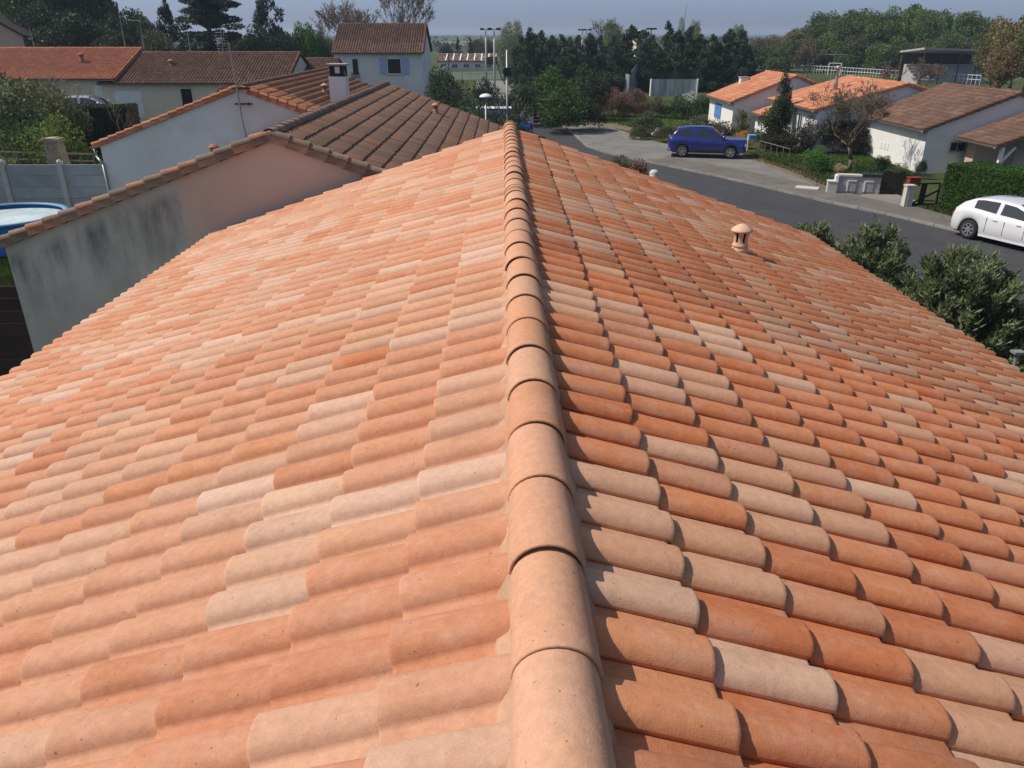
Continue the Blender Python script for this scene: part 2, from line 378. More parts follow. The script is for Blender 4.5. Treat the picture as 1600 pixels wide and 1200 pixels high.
PAL_LEFT = [((.485, .225, .128), 28), ((.465, .198, .108), 16), ((.495, .258, .158), 26), ((.505, .295, .196), 20), ((.52, .328, .232), 17), ((.53, .355, .265), 5)]  # strong sun on this slope painted in as paler, less saturated tile colour
PAL_RIGHT = [((.495, .188, .084), 32), ((.475, .163, .070), 28), ((.505, .222, .112), 16), ((.525, .285, .170), 17), ((.545, .325, .212), 13), ((.56, .36, .25), 4)]  # same tile batch, kept more saturated than the glare-paled left slope
PAL_FAR = [((.43, .17, .095), 30), ((.38, .14, .078), 20), ((.46, .21, .125), 18), ((.48, .27, .18), 8)]
PAL_OLD = [((.25, .145, .10), 30), ((.20, .125, .09), 25), ((.35, .165, .10), 28), ((.28, .17, .12), 15)]
PAL_MIX = [((.36, .16, .09), 30), ((.30, .13, .08), 20), ((.42, .20, .12), 18), ((.22, .11, .07), 14)]
PAL_BRN = [((.15, .085, .063), 30), ((.12, .070, .055), 20), ((.19, .112, .08), 14)]
def pick(pal, rnd):
    r = rnd.uniform(0, sum(x[1] for x in pal))
    for c, wgt in pal:
        r -= wgt
        if r <= 0: break
    k = rnd.uniform(.94, 1.06); h = rnd.uniform(-.02, .02); return (c[0] * k, c[1] * k * (1 + h), c[2] * k * (1 + h * 1.5))
def tile_slope(root, rootM, Y0, Y1, apex, half, slope, side, pal, mat, nmax, lod_rest='mid', lod_near='hi', first=.42, seed=1, skip=None, jitter=1.0):
    """apex: (x,z) of the ridge in the root's frame; side +1 right, -1 left. Returns nothing; makes tiles as parts of root."""
    rnd = random.Random(seed); th = math.atan(slope); cs, sn = math.cos(th), math.sin(th)
    u = Vector((side * cs, 0, -sn)); vv = Vector((0, side, 0)); wv = Vector((side * sn, 0, cs))
    ncol = int(round((Y1 - Y0) / TP)); p = (Y1 - Y0) / ncol; ncrs = max(1, int(round((half - first) / (TE * cs)))) + 1
    e = (half - first) / max(1, ncrs - 1) / cs
    recs = []
    drift = [rnd.uniform(-.005, .005) for _ in range(ncol)]; cw = [rnd.uniform(-.006, .006) for _ in range(ncrs)]
    prevc = {}
    for j in range(ncrs):
        S_ = first / cs + j * e + cw[j]
        for i in range(ncol):
            y = (Y0 + i * p) if side > 0 else (Y1 - i * p)
            o = Vector((apex[0], y, apex[1])) + u * (S_ - TL + rnd.gauss(0, .005) * jitter) + vv * (drift[i] * jitter + rnd.uniform(-.003, .003) * jitter)
            if skip and skip(S_ * cs, y): continue
            a = rnd.gauss(0, .010) * jitter; b = rnd.gauss(0, .008) * jitter + rnd.gauss(0, .012) * jitter * (rnd.random() < .04)
            ca, sa = math.cos(a), math.sin(a)
            U = (u * ca + vv * sa); Vv = (vv * ca - u * sa); U = (U + wv * abs(b) * .25).normalized(); W = U.cross(Vv).normalized(); Vv = W.cross(U)
            R = Matrix(((U.x, Vv.x, W.x), (U.y, Vv.y, W.y), (U.z, Vv.z, W.z)))
            wc = rootM @ (o + u * (TL - .15)); q = pix(wc); sc = 0
            if q and -40 < q[0] < 1640 and -20 < q[1] < 1230:
                nrm = rootM.to_3x3() @ wv
                if nrm.dot(Vector((0, 0, CAMZ)) - wc) > 0: sc = 1 / q[2]
            cc = pick(pal, rnd) if (rnd.random() > (.30 if side < 0 else .16) or i not in prevc) else (prevc[i] if rnd.random() < .5 else prevc.get(i - 1, prevc[i])); prevc[i] = cc
            recs.append((sc, o, R, cc))
    return recs, lod_rest, lod_near, mat
def emit_tiles(root, sets, nmax, name='roof_tile'):
    allr = []
    for recs, lr, ln, mat in sets: allr += [(r[0], r[1], r[2], r[3], lr, ln, mat) for r in recs]
    allr.sort(key=lambda r: -r[0]); meshes = {}
    k = 0
    for r in allr[:nmax]:
        if r[0] <= 0: break
        k += 1
        key = (k % 28, r[5])
        if nmax < 120 or True:
            key = (tuple(round(c * 34) for c in r[3]), r[5])
        if key not in meshes:
            V, Fq = GEO[r[5]]; V = V.copy(); rsv = np.random.RandomState(len(meshes)); V[:, 2] += .0012 * np.sin(V[:, 0] * rsv.uniform(9, 26) + rsv.uniform(0, 6)) + rsv.normal(size=len(V)) * .0004; V[:, 0] += .0014 * np.sin(V[:, 1] * rsv.uniform(20, 60) + rsv.uniform(0, 6)) * (V[:, 0] > .4); me = np_mesh(name, V, Fq, np.tile(r[3], (len(V), 1)), True); me.materials.append(r[6]); meshes[key] = me
        o = bpy.data.objects.new(name, meshes[key]); COL.objects.link(o); o.parent = root
        o.matrix_local = Matrix.Translation(r[1]) @ r[2].to_4x4()
    rest = allr[k:]
    if rest:
        V, Fq = GEO[rest[0][4]]; n = len(V)
        Rs = np.array([np.array(r[2]) for r in rest]); T = np.array([tuple(r[1]) for r in rest])
        VV = np.einsum('kij,nj->kni', Rs, V) + T[:, None, :]
        FF = (Fq[None] + (np.arange(len(rest)) * n)[:, None, None]).reshape(-1, 4)
        C = np.repeat(np.array([r[3] for r in rest]), n, axis=0)
        me = np_mesh(name + 's', VV.reshape(-1, 3), FF, C, True); me.materials.append(rest[0][6])
        o = link_obj(name + '_field', me, root); tag(o, kind='stuff')
def arch(m, length, r0, r1, th=.010, n=14, span=math.pi, t=(1, 1, 1), hump=0.0, ring=None):
    """half-round tile: axis +Y, near mouth (y=0) radius r0, far end (y=length) radius r1"""
    st = [(0.002, r0 - th), (0, r0 - .004), (.003, r0 - .001), (.010, r0), (length * .5, (r0 + r1) / 2), (length, r1)]
    if ring: st = st[:4] + [(ring - .012, (r0 + r1) / 2), (ring - .008, (r0 + r1) / 2 - .003), (ring + .008, (r0 + r1) / 2 - .003), (ring + .012, (r0 + r1) / 2), (length, r1)]
    a0 = (math.pi - span) / 2; vs = []
    for y, r in st:
        for k in range(n + 1):
            a = a0 + span * k / n; vs.append((r * math.cos(a), y, r * math.sin(a)))
    n1 = n + 1; m.add(vs, [(i * n1 + k, i * n1 + k + 1, (i + 1) * n1 + k + 1, (i + 1) * n1 + k) for i in range(len(st) - 1) for k in range(n)], t)
def ridge_line(root, x, z, noses, end, pal, mat, r=.112, parts=True, seed=3, ringfirst=False, wob=.004, n=14):
    rnd = random.Random(seed); big = MB()
    noses = list(noses) + [end]
    for i in range(len(noses) - 1):
        L = noses[i + 1] - noses[i] + .07
        if i == len(noses) - 2: L = noses[i + 1] - noses[i]
        m = MB() if parts else big; t = pick(pal, rnd); mm = MB()
        arch(mm, L, r, r * .92, n=n, t=t, ring=.18 if (ringfirst and i == 0) else None)
        dz = rnd.uniform(-wob, wob); dx = rnd.uniform(-wob, wob); tilt = -.009 / .38
        vs = [(vx + dx, vy, vz * .93 + vy * tilt + dz) for vx, vy, vz in mm.v]
        if parts:
            m.add(vs, mm.f, t); o = m.build('ridge_tile', mat, root, True); o.location = (x, noses[i], z + .012)
            o.rotation_euler.z = rnd.uniform(-.012, .012)
        else: big.add([(a + x, b + noses[i], c + z) for a, b, c in vs], mm.f, t)
    if not parts: tag(big.build('ridge_tiles', mat, root, True), kind='stuff')
def vent(root, loc, mat_t, s=1.0):
    """small terracotta roof vent: base slab, waisted body with slots, domed cap"""
    b = MB(); x, y, z = loc
    b.lathe([(.088 * s, -.06 * s), (.094 * s, .01 * s), (.092 * s, .03 * s), (.083 * s, .036 * s), (.083 * s, .048 * s), (.090 * s, .052 * s), (.088 * s, .07 * s), (.080 * s, .08 * s), (.078 * s, .105 * s)], 24, (x, y, z), t=mat_t)
    for k in range(6):          # pillars between the six slots
        n = 4
        for q in range(n):
            pass
        vs = []; 
        for h, r in ((.105, .078), (.15, .077), (.19, .086), (.215, .098)):
            for a in np.linspace(-.33, .33, 5):
                A = k * math.pi / 3 + a + .2; vs.append((x + r * s * math.cos(A), y + r * s * math.sin(A), z + h * s))
            for a in np.linspace(.33, -.33, 5):
                A = k * math.pi / 3 + a + .2; vs.append((x + (r - .014) * s * math.cos(A), y + (r - .014) * s * math.sin(A), z + h * s))
        b.add(vs, [(i * 10 + q, i * 10 + (q + 1) % 10, (i + 1) * 10 + (q + 1) % 10, (i + 1) * 10 + q) for i in range(3) for q in range(10)], mat_t)
    b.lathe([(.096 * s, .213 * s), (.118 * s, .222 * s), (.122 * s, .230 * s), (.112 * s, .245 * s), (.07 * s, .278 * s), (.035 * s, .296 * s), (.015 * s, .303 * s), (.001, .304 * s)], 24, (x, y, z), t=mat_t)
    o = b.build('roof_vent', TILE_FAR, root, True)
    i = MB(); i.lathe([(.058 * s, .09 * s), (.058 * s, .215 * s)], 16, (x, y, z)); i.build('dark_core', DARK, o, True)  # dark cylinder stands in for the shaded hollow behind the slots
    return o

# ------------------------------------------------------------------ houses
def gable_wall(m, x0, x1, xr, y0, y1, z0, ze0, ze1, zr):
    vs = [(x0, y0, z0), (x1, y0, z0), (x1, y0, ze1), (xr, y0, zr), (x0, y0, ze0), (x0, y1, z0), (x1, y1, z0), (x1, y1, ze1), (xr, y1, zr), (x0, y1, ze0)]
    m.add(vs, [(0, 1, 2, 3, 4), (9, 8, 7, 6, 5), (0, 4, 9, 5), (1, 6, 7, 2), (4, 3, 8, 9), (2, 7, 8, 3), (0, 5, 6, 1)])
def window(root, c, wd, ht, facing, frame=WHITEP, pane=GLASS, mull=1, shut=None, bars=False):
    """facing: unit (x,y) outward direction; c centre on the wall face"""
    fx, fy = facing; rz = math.atan2(fy, fx) + math.pi / 2
    W = MB()
    def loc(a, o, z): return (c[0] + a * math.cos(rz) + fx * o, c[1] + a * math.sin(rz) + fy * o, c[2] + z)
    for a in (-1, 1): W.obox(loc(a * (wd / 2 - .03), .02, 0), (.06, .07, ht), rz)
    for b in (-1, 1): W.obox(loc(0, .021, b * (ht / 2 - .03)), (wd - .125, .066, .06), rz)
    for k in range(mull): W.obox(loc(-wd / 2 + wd * (k + 1) / (mull + 1), .018, 0), (.05, .05, ht - .125), rz)
    o = W.build('window', frame, root)
    P = MB(); P.obox(loc(0, .002, 0), (wd - .13, .012, ht - .13), rz); P.build('pane', pane, o)
    sl_ = MB(); sl_.obox(loc(0, .05, -ht / 2 - .025), (wd + .1, .14, .05), rz); sl_.build('sill', CONCP, o)
    if bars:
        B = MB()
        for k in range(5): B.obox(loc(-wd / 2 + wd * (k + .5) / 5, .07, 0), (.02, .02, ht), rz)
        B.build('bar', METALD, o)
    if shut:
        for a in (-1, 1):
            s_ = MB(); s_.obox(loc(a * (wd * .75 + .02), .03, 0), (wd / 2, .035, ht + .06), rz)
            for z in (-.3, .3): s_.obox(loc(a * (wd * .75 + .02), .052, z * ht), (wd / 2 - .04, .012, .08), rz)
            s_.build('shutter', shut, root)
    return o
def door(root, c, wd, ht, facing, mat, name='door', panels=4):
    fx, fy = facing; rz = math.atan2(fy, fx) + math.pi / 2; D = MB()
    D.obox((c[0] + fx * .01, c[1] + fy * .01, c[2]), (wd, .03, ht), rz)
    for k in range(panels): D.obox((c[0] + fx * .032, c[1] + fy * .032, c[2] - ht / 2 + ht * (k + .5) / panels), (wd - .12, .016, ht / panels - .05), rz)
    return D.build(name, mat, root)
def verge(root, x0, z0, x1, z1, y, pal, mat, E=.335, seed=5):
    """rake edge: half-round cover tiles on top and hanging face tiles below, stepping up from (x0,z0) to (x1,z1)"""
    rnd = random.Random(seed); dx, dz = x1 - x0, z1 - z0; L = math.hypot(dx, dz); n = max(1, int(round(L / E))); ex, ez = dx / L, dz / L
    for i in range(n):
        p = Vector((x0 + dx * i / n, y, z0 + dz * i / n)); step = Vector((ex, 0, ez)); nv = Vector((-ez, 0, ex)) if dx > 0 else Vector((ez, 0, -ex))
        if nv.z < 0: nv = -nv
        lower_raise = .03
        a = p + nv * lower_raise; b = p + step * (L / n + .04)
        t = pick(pal, rnd)
        m = MB(); N = 7; vs = []
        for e_, r in ((a, .078), (b, .068)):
            for k in range(N + 1):
                A = math.pi * k / N; vs.append(e_ + Vector((0, 1, 0)) * (-math.cos(A) * r + .05) + nv * (math.sin(A) * r))
        for e_, r in ((a, .064), (b, .056)):
            for k in range(N + 1):
                A = math.pi * k / N; vs.append(e_ + Vector((0, 1, 0)) * (-math.cos(A) * r + .05) + nv * (math.sin(A) * r))
        N1 = N + 1
        m.add(vs, [(k, k + 1, N1 + k + 1, N1 + k) for k in range(N)] + [(2 * N1 + k, 2 * N1 + k + 1, k + 1, k) for k in range(N)], t)
        m.build('verge_tile', mat, root, False)
        t = pick(pal, rnd); m = MB()
        a2 = a - nv * .12; b2 = b - nv * .12 
        vs = [a - nv * .01 + Vector((0, -.035, 0)), b - nv * .01 + Vector((0, -.03, 0)), b2 + Vector((0, -.03, 0)), a2 + Vector((0, -.045, 0)),
              a - nv * .01 + Vector((0, -.012, 0)), b - nv * .01 + Vector((0, -.012, 0)), b2 + Vector((0, -.012, 0)), a2 + Vector((0, -.012, 0))]
        m.add(vs, [(0, 1, 2, 3), (7, 6, 5, 4), (0, 3, 7, 4), (1, 5, 6, 2), (3, 2, 6, 7), (0, 4, 5, 1)], t)
        m.build('verge_face_tile', mat, root)
def gutter(root, x, y0, y1, z, side):
    m = MB(); vs = []; N = 8
    for y in (y0, y1):
        for k in range(N + 1):
            A = math.pi + math.pi * k / N; vs.append((x + side * .06 + .065 * math.cos(A), y, z + .065 * math.sin(A)))
    m.add(vs, [(k, k + 1, N + 2 + k, N + 1 + k) for k in range(N)]); m.build('gutter', ZINC, root, True)
def house(name, label, cat, loc, rz, L, hl, hr, zr, slope, wallmat, pal, tmat, over=.3, gable_over=.12, nmax=0, lod='lo', lodn='mid', sides=(-1, 1), group=None,
          ridge_parts=False, seed=1, verge_near=True, verge_pal=None, first=.42, z0=0, vsides=(-1, 1), rpal=None, ridge_noses=None, gut=True, wall=True, jitter=1.0, pal2=None):
    root = empty(name, loc, rz, label, cat, group)
    rootM = Matrix.Translation(loc) @ Matrix.Rotation(rz, 4, 'Z')
    z_at = lambda x: zr - abs(x) * slope
    if wall:
        m = MB(); xl, xr_ = -hl + over, hr - over
        gable_wall(m, xl, xr_, 0, gable_over, L - gable_over, z0, z_at(xl) - .09, z_at(xr_) - .09, zr - .09); wl = m.build('wall', wallmat, root)
    m = MB()
    for s_, h in ((-1, hl), (1, hr)):
        a = (0, zr - .012); b = (s_ * h, zr - h * slope - .012)
        vs = [(a[0], .03, a[1]), (b[0], .03, b[1]), (b[0], L - .03, b[1]), (a[0], L - .03, a[1])]; vs += [(x, y, z - .06) for x, y, z in vs]
        m.add(vs, [(0, 1, 2, 3), (7, 6, 5, 4), (0, 4, 5, 1), (1, 5, 6, 2), (2, 6, 7, 3)] if s_ > 0 else [(3, 2, 1, 0), (4, 5, 6, 7), (1, 5, 4, 0), (2, 6, 5, 1), (3, 7, 6, 2)])
    m.build('roof_deck', DECK, root)
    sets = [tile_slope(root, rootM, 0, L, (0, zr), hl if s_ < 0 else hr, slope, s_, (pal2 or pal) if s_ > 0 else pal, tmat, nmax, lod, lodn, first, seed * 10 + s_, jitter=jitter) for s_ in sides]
    emit_tiles(root, sets, nmax)
    ridge_line(root, 0, zr + .018, ridge_noses or [(.38) * k for k in range(max(1, int((L) / .38)))], L, rpal or pal, tmat, parts=ridge_parts, seed=seed, n=14 if ridge_parts else 6)
    if verge_near:
        for s_ in vsides:
            h = hl if s_ < 0 else hr
            verge(root, s_ * h, zr - h * slope + .03, 0, zr + .03, -.01, verge_pal or pal, tmat, seed=seed + s_ + 3)
    if gut:
        for s_, h in ((-1, hl), (1, hr)): gutter(root, s_ * h, .02, L - .02, zr - h * slope - .03, s_)
    return root

# ---- our house: the roof the photograph is taken from
OX, OY0, OY1 = .12, -1.4, 13.1
ZR, HALF, SLOPE = 5.07, 5.10, .3425
noses = [1.378 + .383 * k - OY0 for k in range(-7, 16)]
noses += [7.30 - OY0, 7.42 - OY0] + [7.78 + .383 * k - OY0 for k in range(0, 14)]
noses = sorted(n for n in noses if n > 0)
noses = [n for i, n in enumerate(noses) if i == 0 or n - noses[i - 1] > .09]
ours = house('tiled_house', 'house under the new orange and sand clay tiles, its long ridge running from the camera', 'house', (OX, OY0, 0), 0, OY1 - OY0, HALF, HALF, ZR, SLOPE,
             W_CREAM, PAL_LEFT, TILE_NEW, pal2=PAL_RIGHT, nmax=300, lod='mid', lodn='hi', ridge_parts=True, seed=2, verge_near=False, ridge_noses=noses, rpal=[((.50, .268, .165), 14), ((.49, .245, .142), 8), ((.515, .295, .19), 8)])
m = MB(); rnd = random.Random(9); n = int((OY1 - OY0) / .05); vs = []
for i in range(n + 1):
    y = .03 + i * .0499 * (OY1 - OY0 - .06) / (OY1 - OY0) * (1 / .998); 
    for x, z in ((-.150, ZR - .052), (-.137, ZR - .030), (-.118, ZR - .002), (-.10, ZR + .03), (.10, ZR + .03), (.116, ZR - .004), (.128, ZR - .034), (.138, ZR - .055)):
        vs.append((x + rnd.uniform(-.009, .009), y, z + rnd.uniform(-.007, .007)))
m.add(vs, [(i * 8 + k, i * 8 + k + 1, (i + 1) * 8 + k + 1, (i + 1) * 8 + k) for i in range(n) for k in range(7)])
m.build('ridge_mortar', MORTAR, ours, True)
vx = 2.69 - OX
vent(ours, (vx, 8.58 - OY0, ZR - SLOPE * vx + .06), (.62, .42, .30))
cap = MB(); cap.lathe([(.001, -.012), (.112, -.010), (.118, 0), (.112, .012), (.001, .012)], 20, (0, OY1 - OY0 + .01, ZR + .025), 'y', (.42, .2, .12)); cap.build('end_cap', TILE_NEW, ours)

# ---- neighbour A, behind to the left: pink and grey stained gable, weathered roof
def stain_wall():
    m, t, b = newmat('stained_render'); tc = nd(t, 'ShaderNodeTexCoord'); co = tc.outputs['Object']
    sx = nd(t, 'ShaderNodeSeparateXYZ'); t.links.new(co, sx.inputs[0])
    nz = noise(t, co, 1.6, 5, .6); wob = nd(t, 'ShaderNodeMath', operation='MULTIPLY_ADD'); t.links.new(nz, wob.inputs[0]); wob.inputs[1].default_value = .25; t.links.new(sx.outputs[0], wob.inputs[2])
    side = ramp(t, wob.outputs[0], -1.62, -1.50)
    grey = mixc(t, (.40, .39, .36), (.52, .51, .475), ramp(t, noise(t, co, .9, 5, .6), .35, .65))
    mp = nd(t, 'ShaderNodeMapping'); t.links.new(co, mp.inputs[0]); mp.inputs[3].default_value = (1, 1, .22)
    st = noise(t, mp.outputs[0], 2.6, 7, .68)
    mp2 = nd(t, 'ShaderNodeMapping'); t.links.new(co, mp2.inputs[0]); mp2.inputs[3].default_value = (1, 1, .5); fs = noise(t, mp2.outputs[0], 9, 6, .75)
    # grime hangs from under the rake: distance below the sloping edge
    rk = nd(t, 'ShaderNodeMath', operation='MULTIPLY_ADD'); t.links.new(sx.outputs[0], rk.inputs[0]); rk.inputs[1].default_value = .365; rk.inputs[2].default_value = 4.83
    dist = nd(t, 'ShaderNodeMath', operation='SUBTRACT'); t.links.new(rk.outputs[0], dist.inputs[0]); t.links.new(sx.outputs[2], dist.inputs[1])
    band = ramp(t, dist.outputs[0], .15, 1.5, 1, .12); band0 = ramp(t, dist.outputs[0], .05, .3, .1, 1)
    amt = nd(t, 'ShaderNodeMath', operation='MULTIPLY'); t.links.new(ramp(t, st, .40, .64), amt.inputs[0]); t.links.new(band, amt.inputs[1])
    amt2 = nd(t, 'ShaderNodeMath', operation='MULTIPLY'); t.links.new(amt.outputs[0], amt2.inputs[0]); t.links.new(band0, amt2.inputs[1])
    g2 = mixc(t, grey, (.14, .14, .132), amt2.outputs[0]); g2 = mixc(t, g2, (.16, .16, .15), ramp(t, fs, .58, .72, 0, .35))
    pink = mixc(t, (.54, .43, .36), (.60, .485, .41), ramp(t, noise(t, co, .7, 4), .35, .65))
    t.links.new(mixc(t, g2, pink, side), b.inputs['Base Color']); b.inputs['Roughness'].default_value = .95; b.inputs['Specular IOR Level'].default_value = .15
    bump(t, noise(t, co, 90, 3), b, .25, .01); return m
PAL_LICH = [((.22, .17, .125), 20), ((.30, .20, .14), 12), ((.42, .20, .13), 10), ((.17, .13, .10), 14)]
XA, YA, ZA, SA, HA = -3.86, 13.32, 4.95, .363, 5.0
A = house('gabled_house', 'neighbouring house with a grey stained and pink gable wall and dark weathered tile roof', 'house', (XA, YA, 0), 0, 14.3, HA, HA, ZA, SA, stain_wall(),
          PAL_OLD, TILE_OLD, nmax=280, lod='mid', lodn='mid', ridge_parts=True, seed=4, verge_pal=PAL_LICH, over=.12, gable_over=.05, rpal=[((.24, .18, .145), 10), ((.28, .21, .165), 6)])
p = dp(680, 178, 21.5); 
def on_roof(root, xr, zr, slope, px, py, s=1.0, tint=(.42, .25, .18)):
    """foot of a roof vent: follow the pixel's ray down to the roof plane of a house whose ridge runs along Y"""
    r = ray(px, py); side = 1
    for k in range(4000):
        q = Vector((0, 0, CAMZ)) + r * (k * .02 + 5)
        if q.z <= zr - abs(q.x - xr) * slope + .05: break
    vent(root, (q.x - root.location.x, q.y - root.location.y, q.z), tint, s)
on_roof(A, XA, ZA, SA, 681, 177, 1.0)
q = dp(333, 224, 15.2); vent(A, (q.x - XA, q.y - YA, ZA - abs(q.x - XA) * SA - .02), (.34, .13, .09), .85)

# ---- neighbour B, further: white gable with the mast
XB, YB, SB, HB = -8.84, 27.6, .357, 5.27
ZB = CAMZ - 1.53 - .13
B_ = house('gabled_house', 'house with a plain white gable wall, orange tiles and a mast at its peak', 'house', (XB, YB, 0), 0, 14.2, HB, HB, ZB, SB, W_GREY,
           PAL_MIX, TILE_FAR, nmax=150, lod='lo', lodn='mid', ridge_parts=True, seed=6, verge_pal=PAL_FAR, over=.25, gable_over=.05, rpal=[((.17, .12, .09), 10)])
on_roof(B_, XB, ZB, SB, 508, 146, 1.3, (.42, .27, .2))
m = MB(); q = dp(531, 150, 28.9); zt = dp(531, 99, 28.9).z
m.box(q.x - .30 - XB, q.x + .28 - XB, 1.1, 1.7, ZB - 2.0, zt - .42); c = m.build('chimney', W_WHITE, B_)
m = MB(); qx = q.x - XB
for a in (-.25, .21):
    for b in (1.14, 1.60): m.box(qx + a, qx + a + .05, b, b + .05, zt - .42, zt - .06)
m.box(qx - .27, qx + .25, 1.12, 1.68, zt - .44, zt - .40)
m.build('cowl_frame', METALD, c); m = MB(); m.box(qx - .36, qx + .34, 1.03, 1.77, zt - .06, zt - .01); m.build('cowl_slab', CONC, c)
m = MB(); m.box(qx - .22, qx + .20, 1.2, 1.58, zt - .40, zt - .06); m.build('cowl_core', METALD, c)
m = MB(); m.box(qx - .06, qx + .10, 1.12, 1.15, zt - .31, zt - .10); m.build('cowl_vent', W_WHITE, c)
# downpipe at B's eave
m = MB(); ex, ez = -HB - .02, ZB - HB * SB - .1
m.tube((ex - .05, .25, ez), (ex - .02, .22, ez - .25), .045); m.tube((ex - .02, .22, ez - .25), (ex + .26, .0, ez - .5), .045); m.tube((ex + .26, 0, ez - .5), (ex + .28, .0, .05), .045)
m.build('downpipe', ZINC, B_, True)

# aerial masts
def yagi(name, label, foot, top, elements, mat=METALG, boom=(.8, 0), zs=(0,), r=.02, group=None, rods=.35):
    root = empty(name, foot, 0, label, 'aerial', group); f, t_ = Vector(foot), Vector(top); L = t_ - f
    m = MB(); m.tube((0, 0, 0), L, r, r * .8); m.build('mast', mat, root)
    for zi, dz in enumerate(zs):
        b = MB(); c = L + Vector((0, 0, -dz)); bx = Vector((boom[0], boom[1], 0))
        b.tube(c - bx * .5, c + bx * .5, .012, n=5); nrm = Vector((-boom[1], boom[0], 0)).normalized()
        for k in range(elements):
            p = c + bx * (k / max(1, elements - 1) - .5); rr = rods * (1 - .3 * k / elements); b.tube(p - nrm * rr, p + nrm * rr, .006, n=4)
        b.build('antenna', mat, root)
    return root
q = dp(375, 212, YB + .0 - .10); tp = dp(357, 66, YB - .10)
root = empty('aerial_mast', (dp(376, 165, YB).x, YB - .08, dp(376, 168, YB).z), 0, 'tall thin rusty mast clamped to the peak of the white gable with a dangling cable', 'mast')
m = MB(); tpv = Vector((dp(357, 66, YB - .5).x, YB - .5, dp(357, 66, YB - .5).z)) - root.location; m.tube((0, 0, 0), tpv, .035, .022); m.build('mast', METALG, root)
for z in (.12, .62):
    m = MB(); m.bar((-.16, 0, z), (.42, 0, z), .05, .05); m.bar((.30, -.0, z - .06), (.30, 0, z + .06), .03, .03); m.build('bracket', METALD, root)
m = MB(); pts = [Vector((0, -.03, .6)), Vector((.02, -.02, -.3)), Vector((.10, -.01, -1.2)), Vector((.25, 0, -1.8))]
for a, b in zip(pts, pts[1:]): m.tube(a, b, .012, n=5)
m.build('cable', METALD, root)
# grid aerial standing behind (on the brown roof)
def grid_aerial(px, py_t, py_b, Y, label):
    f = dp(px, py_b, Y); t_ = dp(px - 4, py_t, Y); root = empty('tv_aerial', f, 0, label, 'aerial'); L = t_ - f
    m = MB(); m.tube((0, 0, 0), L, .03, .02); m.build('mast', METALG, root); g_ = MB()
    for k in range(9):
        z = L.z - .15 - k * .17; s_ = .42 - .01 * k; c = L * (z / L.z); g_.tube(c + Vector((-s_, 0, 0)), c + Vector((s_, 0, 0)), .014, n=5)
    g_.tube(L * .98 + Vector((.12, .1, 0)), L * .35 + Vector((.12, .1, 0)), .015, n=5); g_.build('antenna', METALG, root)
grid_aerial(349, 47, 84, 58.0, 'tv aerial with a ladder of horizontal rods above the brown roof, behind the tall mast')

# ---- houses with the ridge across the view, left background
def cross_house(name, label, x0, x1, Yr, zr, half, slope, wallmat, pal, nmax=0, seed=1, tmat=TILE_BROWN, gnd=0, **kw):
    """ridge along world X: local +Y points to world -X ... rotated 90 degrees; camera side is local -X... """
    # rotation +90deg: local y -> world -x, local x -> world +y ; so the camera side is local -x
    return house(name, label, 'house', (x1, Yr, 0), math.pi / 2, x1 - x0, half, half, zr, slope, wallmat, pal, tmat, nmax=nmax, seed=seed, sides=(-1, 1), z0=gnd, **kw)
orange_L = cross_house('long_house', 'long low cream house with bright orange tile roof at the left edge', -49, -25.2, 59.0, CAMZ - .98, 5.0, .35, W_CREAM, [((.36, .135, .085), 30), ((.32, .12, .075), 30), ((.40, .165, .10), 10)], 150, 11, TILE_FAR, verge_near=True)
brown_L = cross_house('long_house', 'long low cream house with dark brown tile roof and white garage door', -26.4, dp(470, 83, 58.6).x, 58.6, CAMZ - 1.25, 4.7, .37, W_CREAM, PAL_BRN, 150, 12, TILE_BROWN)
def wallpt(px, py, Y): return dp(px, py, Y)
def face(root, px, py, Y):      # to the local frame of a cross house
    q = wallpt(px, py, Y); return (Y - root.location.y, -(q.x - root.location.x), q.z)
def xhouse_win(root, px0, px1, py0, py1, Yw, kind='window', **kw):
    a = dp(px0, py0, Yw); b = dp(px1, py1, Yw); c = ((Yw - root.location.y), -((a.x + b.x) / 2 - root.location.x), (a.z + b.z) / 2)
    wd, ht = abs(b.x - a.x), abs(a.z - b.z)
    if kind == 'window': return window(root, c, wd, ht, (-1, 0), **kw)
    return door(root, c, wd, ht, (-1, 0), **kw)
Yw = 58.6 - 4.4
xhouse_win(brown_L, 178, 228, 142, 184, Yw, 'door', mat=WHITEP, name='garage_door', panels=5)
xhouse_win(brown_L, 280, 305, 137, 168, Yw, 'window', frame=W_CREAM, mull=0)
Yw = 59 - 4.7
xhouse_win(orange_L, 146, 170, 133, 170, Yw, 'door', mat=WHITEP, name='garage_door', panels=5)
xhouse_win(orange_L, 80, 91, 131, 146, Yw, 'window', frame=W_CREAM, mull=1)
m = MB(); m.tube((-4.75, 26.4 - .0 + dp(163, 130, 54).x + 26.4 - 26.4 + .3, 3.3), (-4.45, .6, 3.0), .05); 
for (px, py, hs, rt) in ((268, 102, brown_L, -1), (128, 92, orange_L, -1)):
    q = dp(px, py, 56.6); vent(hs, (q.y - hs.location.y, -(q.x - hs.location.x), q.z - .12), (.30, .14, .10), 1.7)
# lower roof wing of the brown house
wing = house('roof_wing', 'lower brown tiled porch roof at the right end of the long brown roofed house', 'porch', (dp(470, 130, 54).x, 54.5, 0), math.pi / 2, 5.2, 1.6, .2, dp(340, 128, 54.2).z, .30, W_CREAM, PAL_BRN, TILE_BROWN, seed=31, sides=(-1,), verge_near=False, first=.3, gable_over=.3)

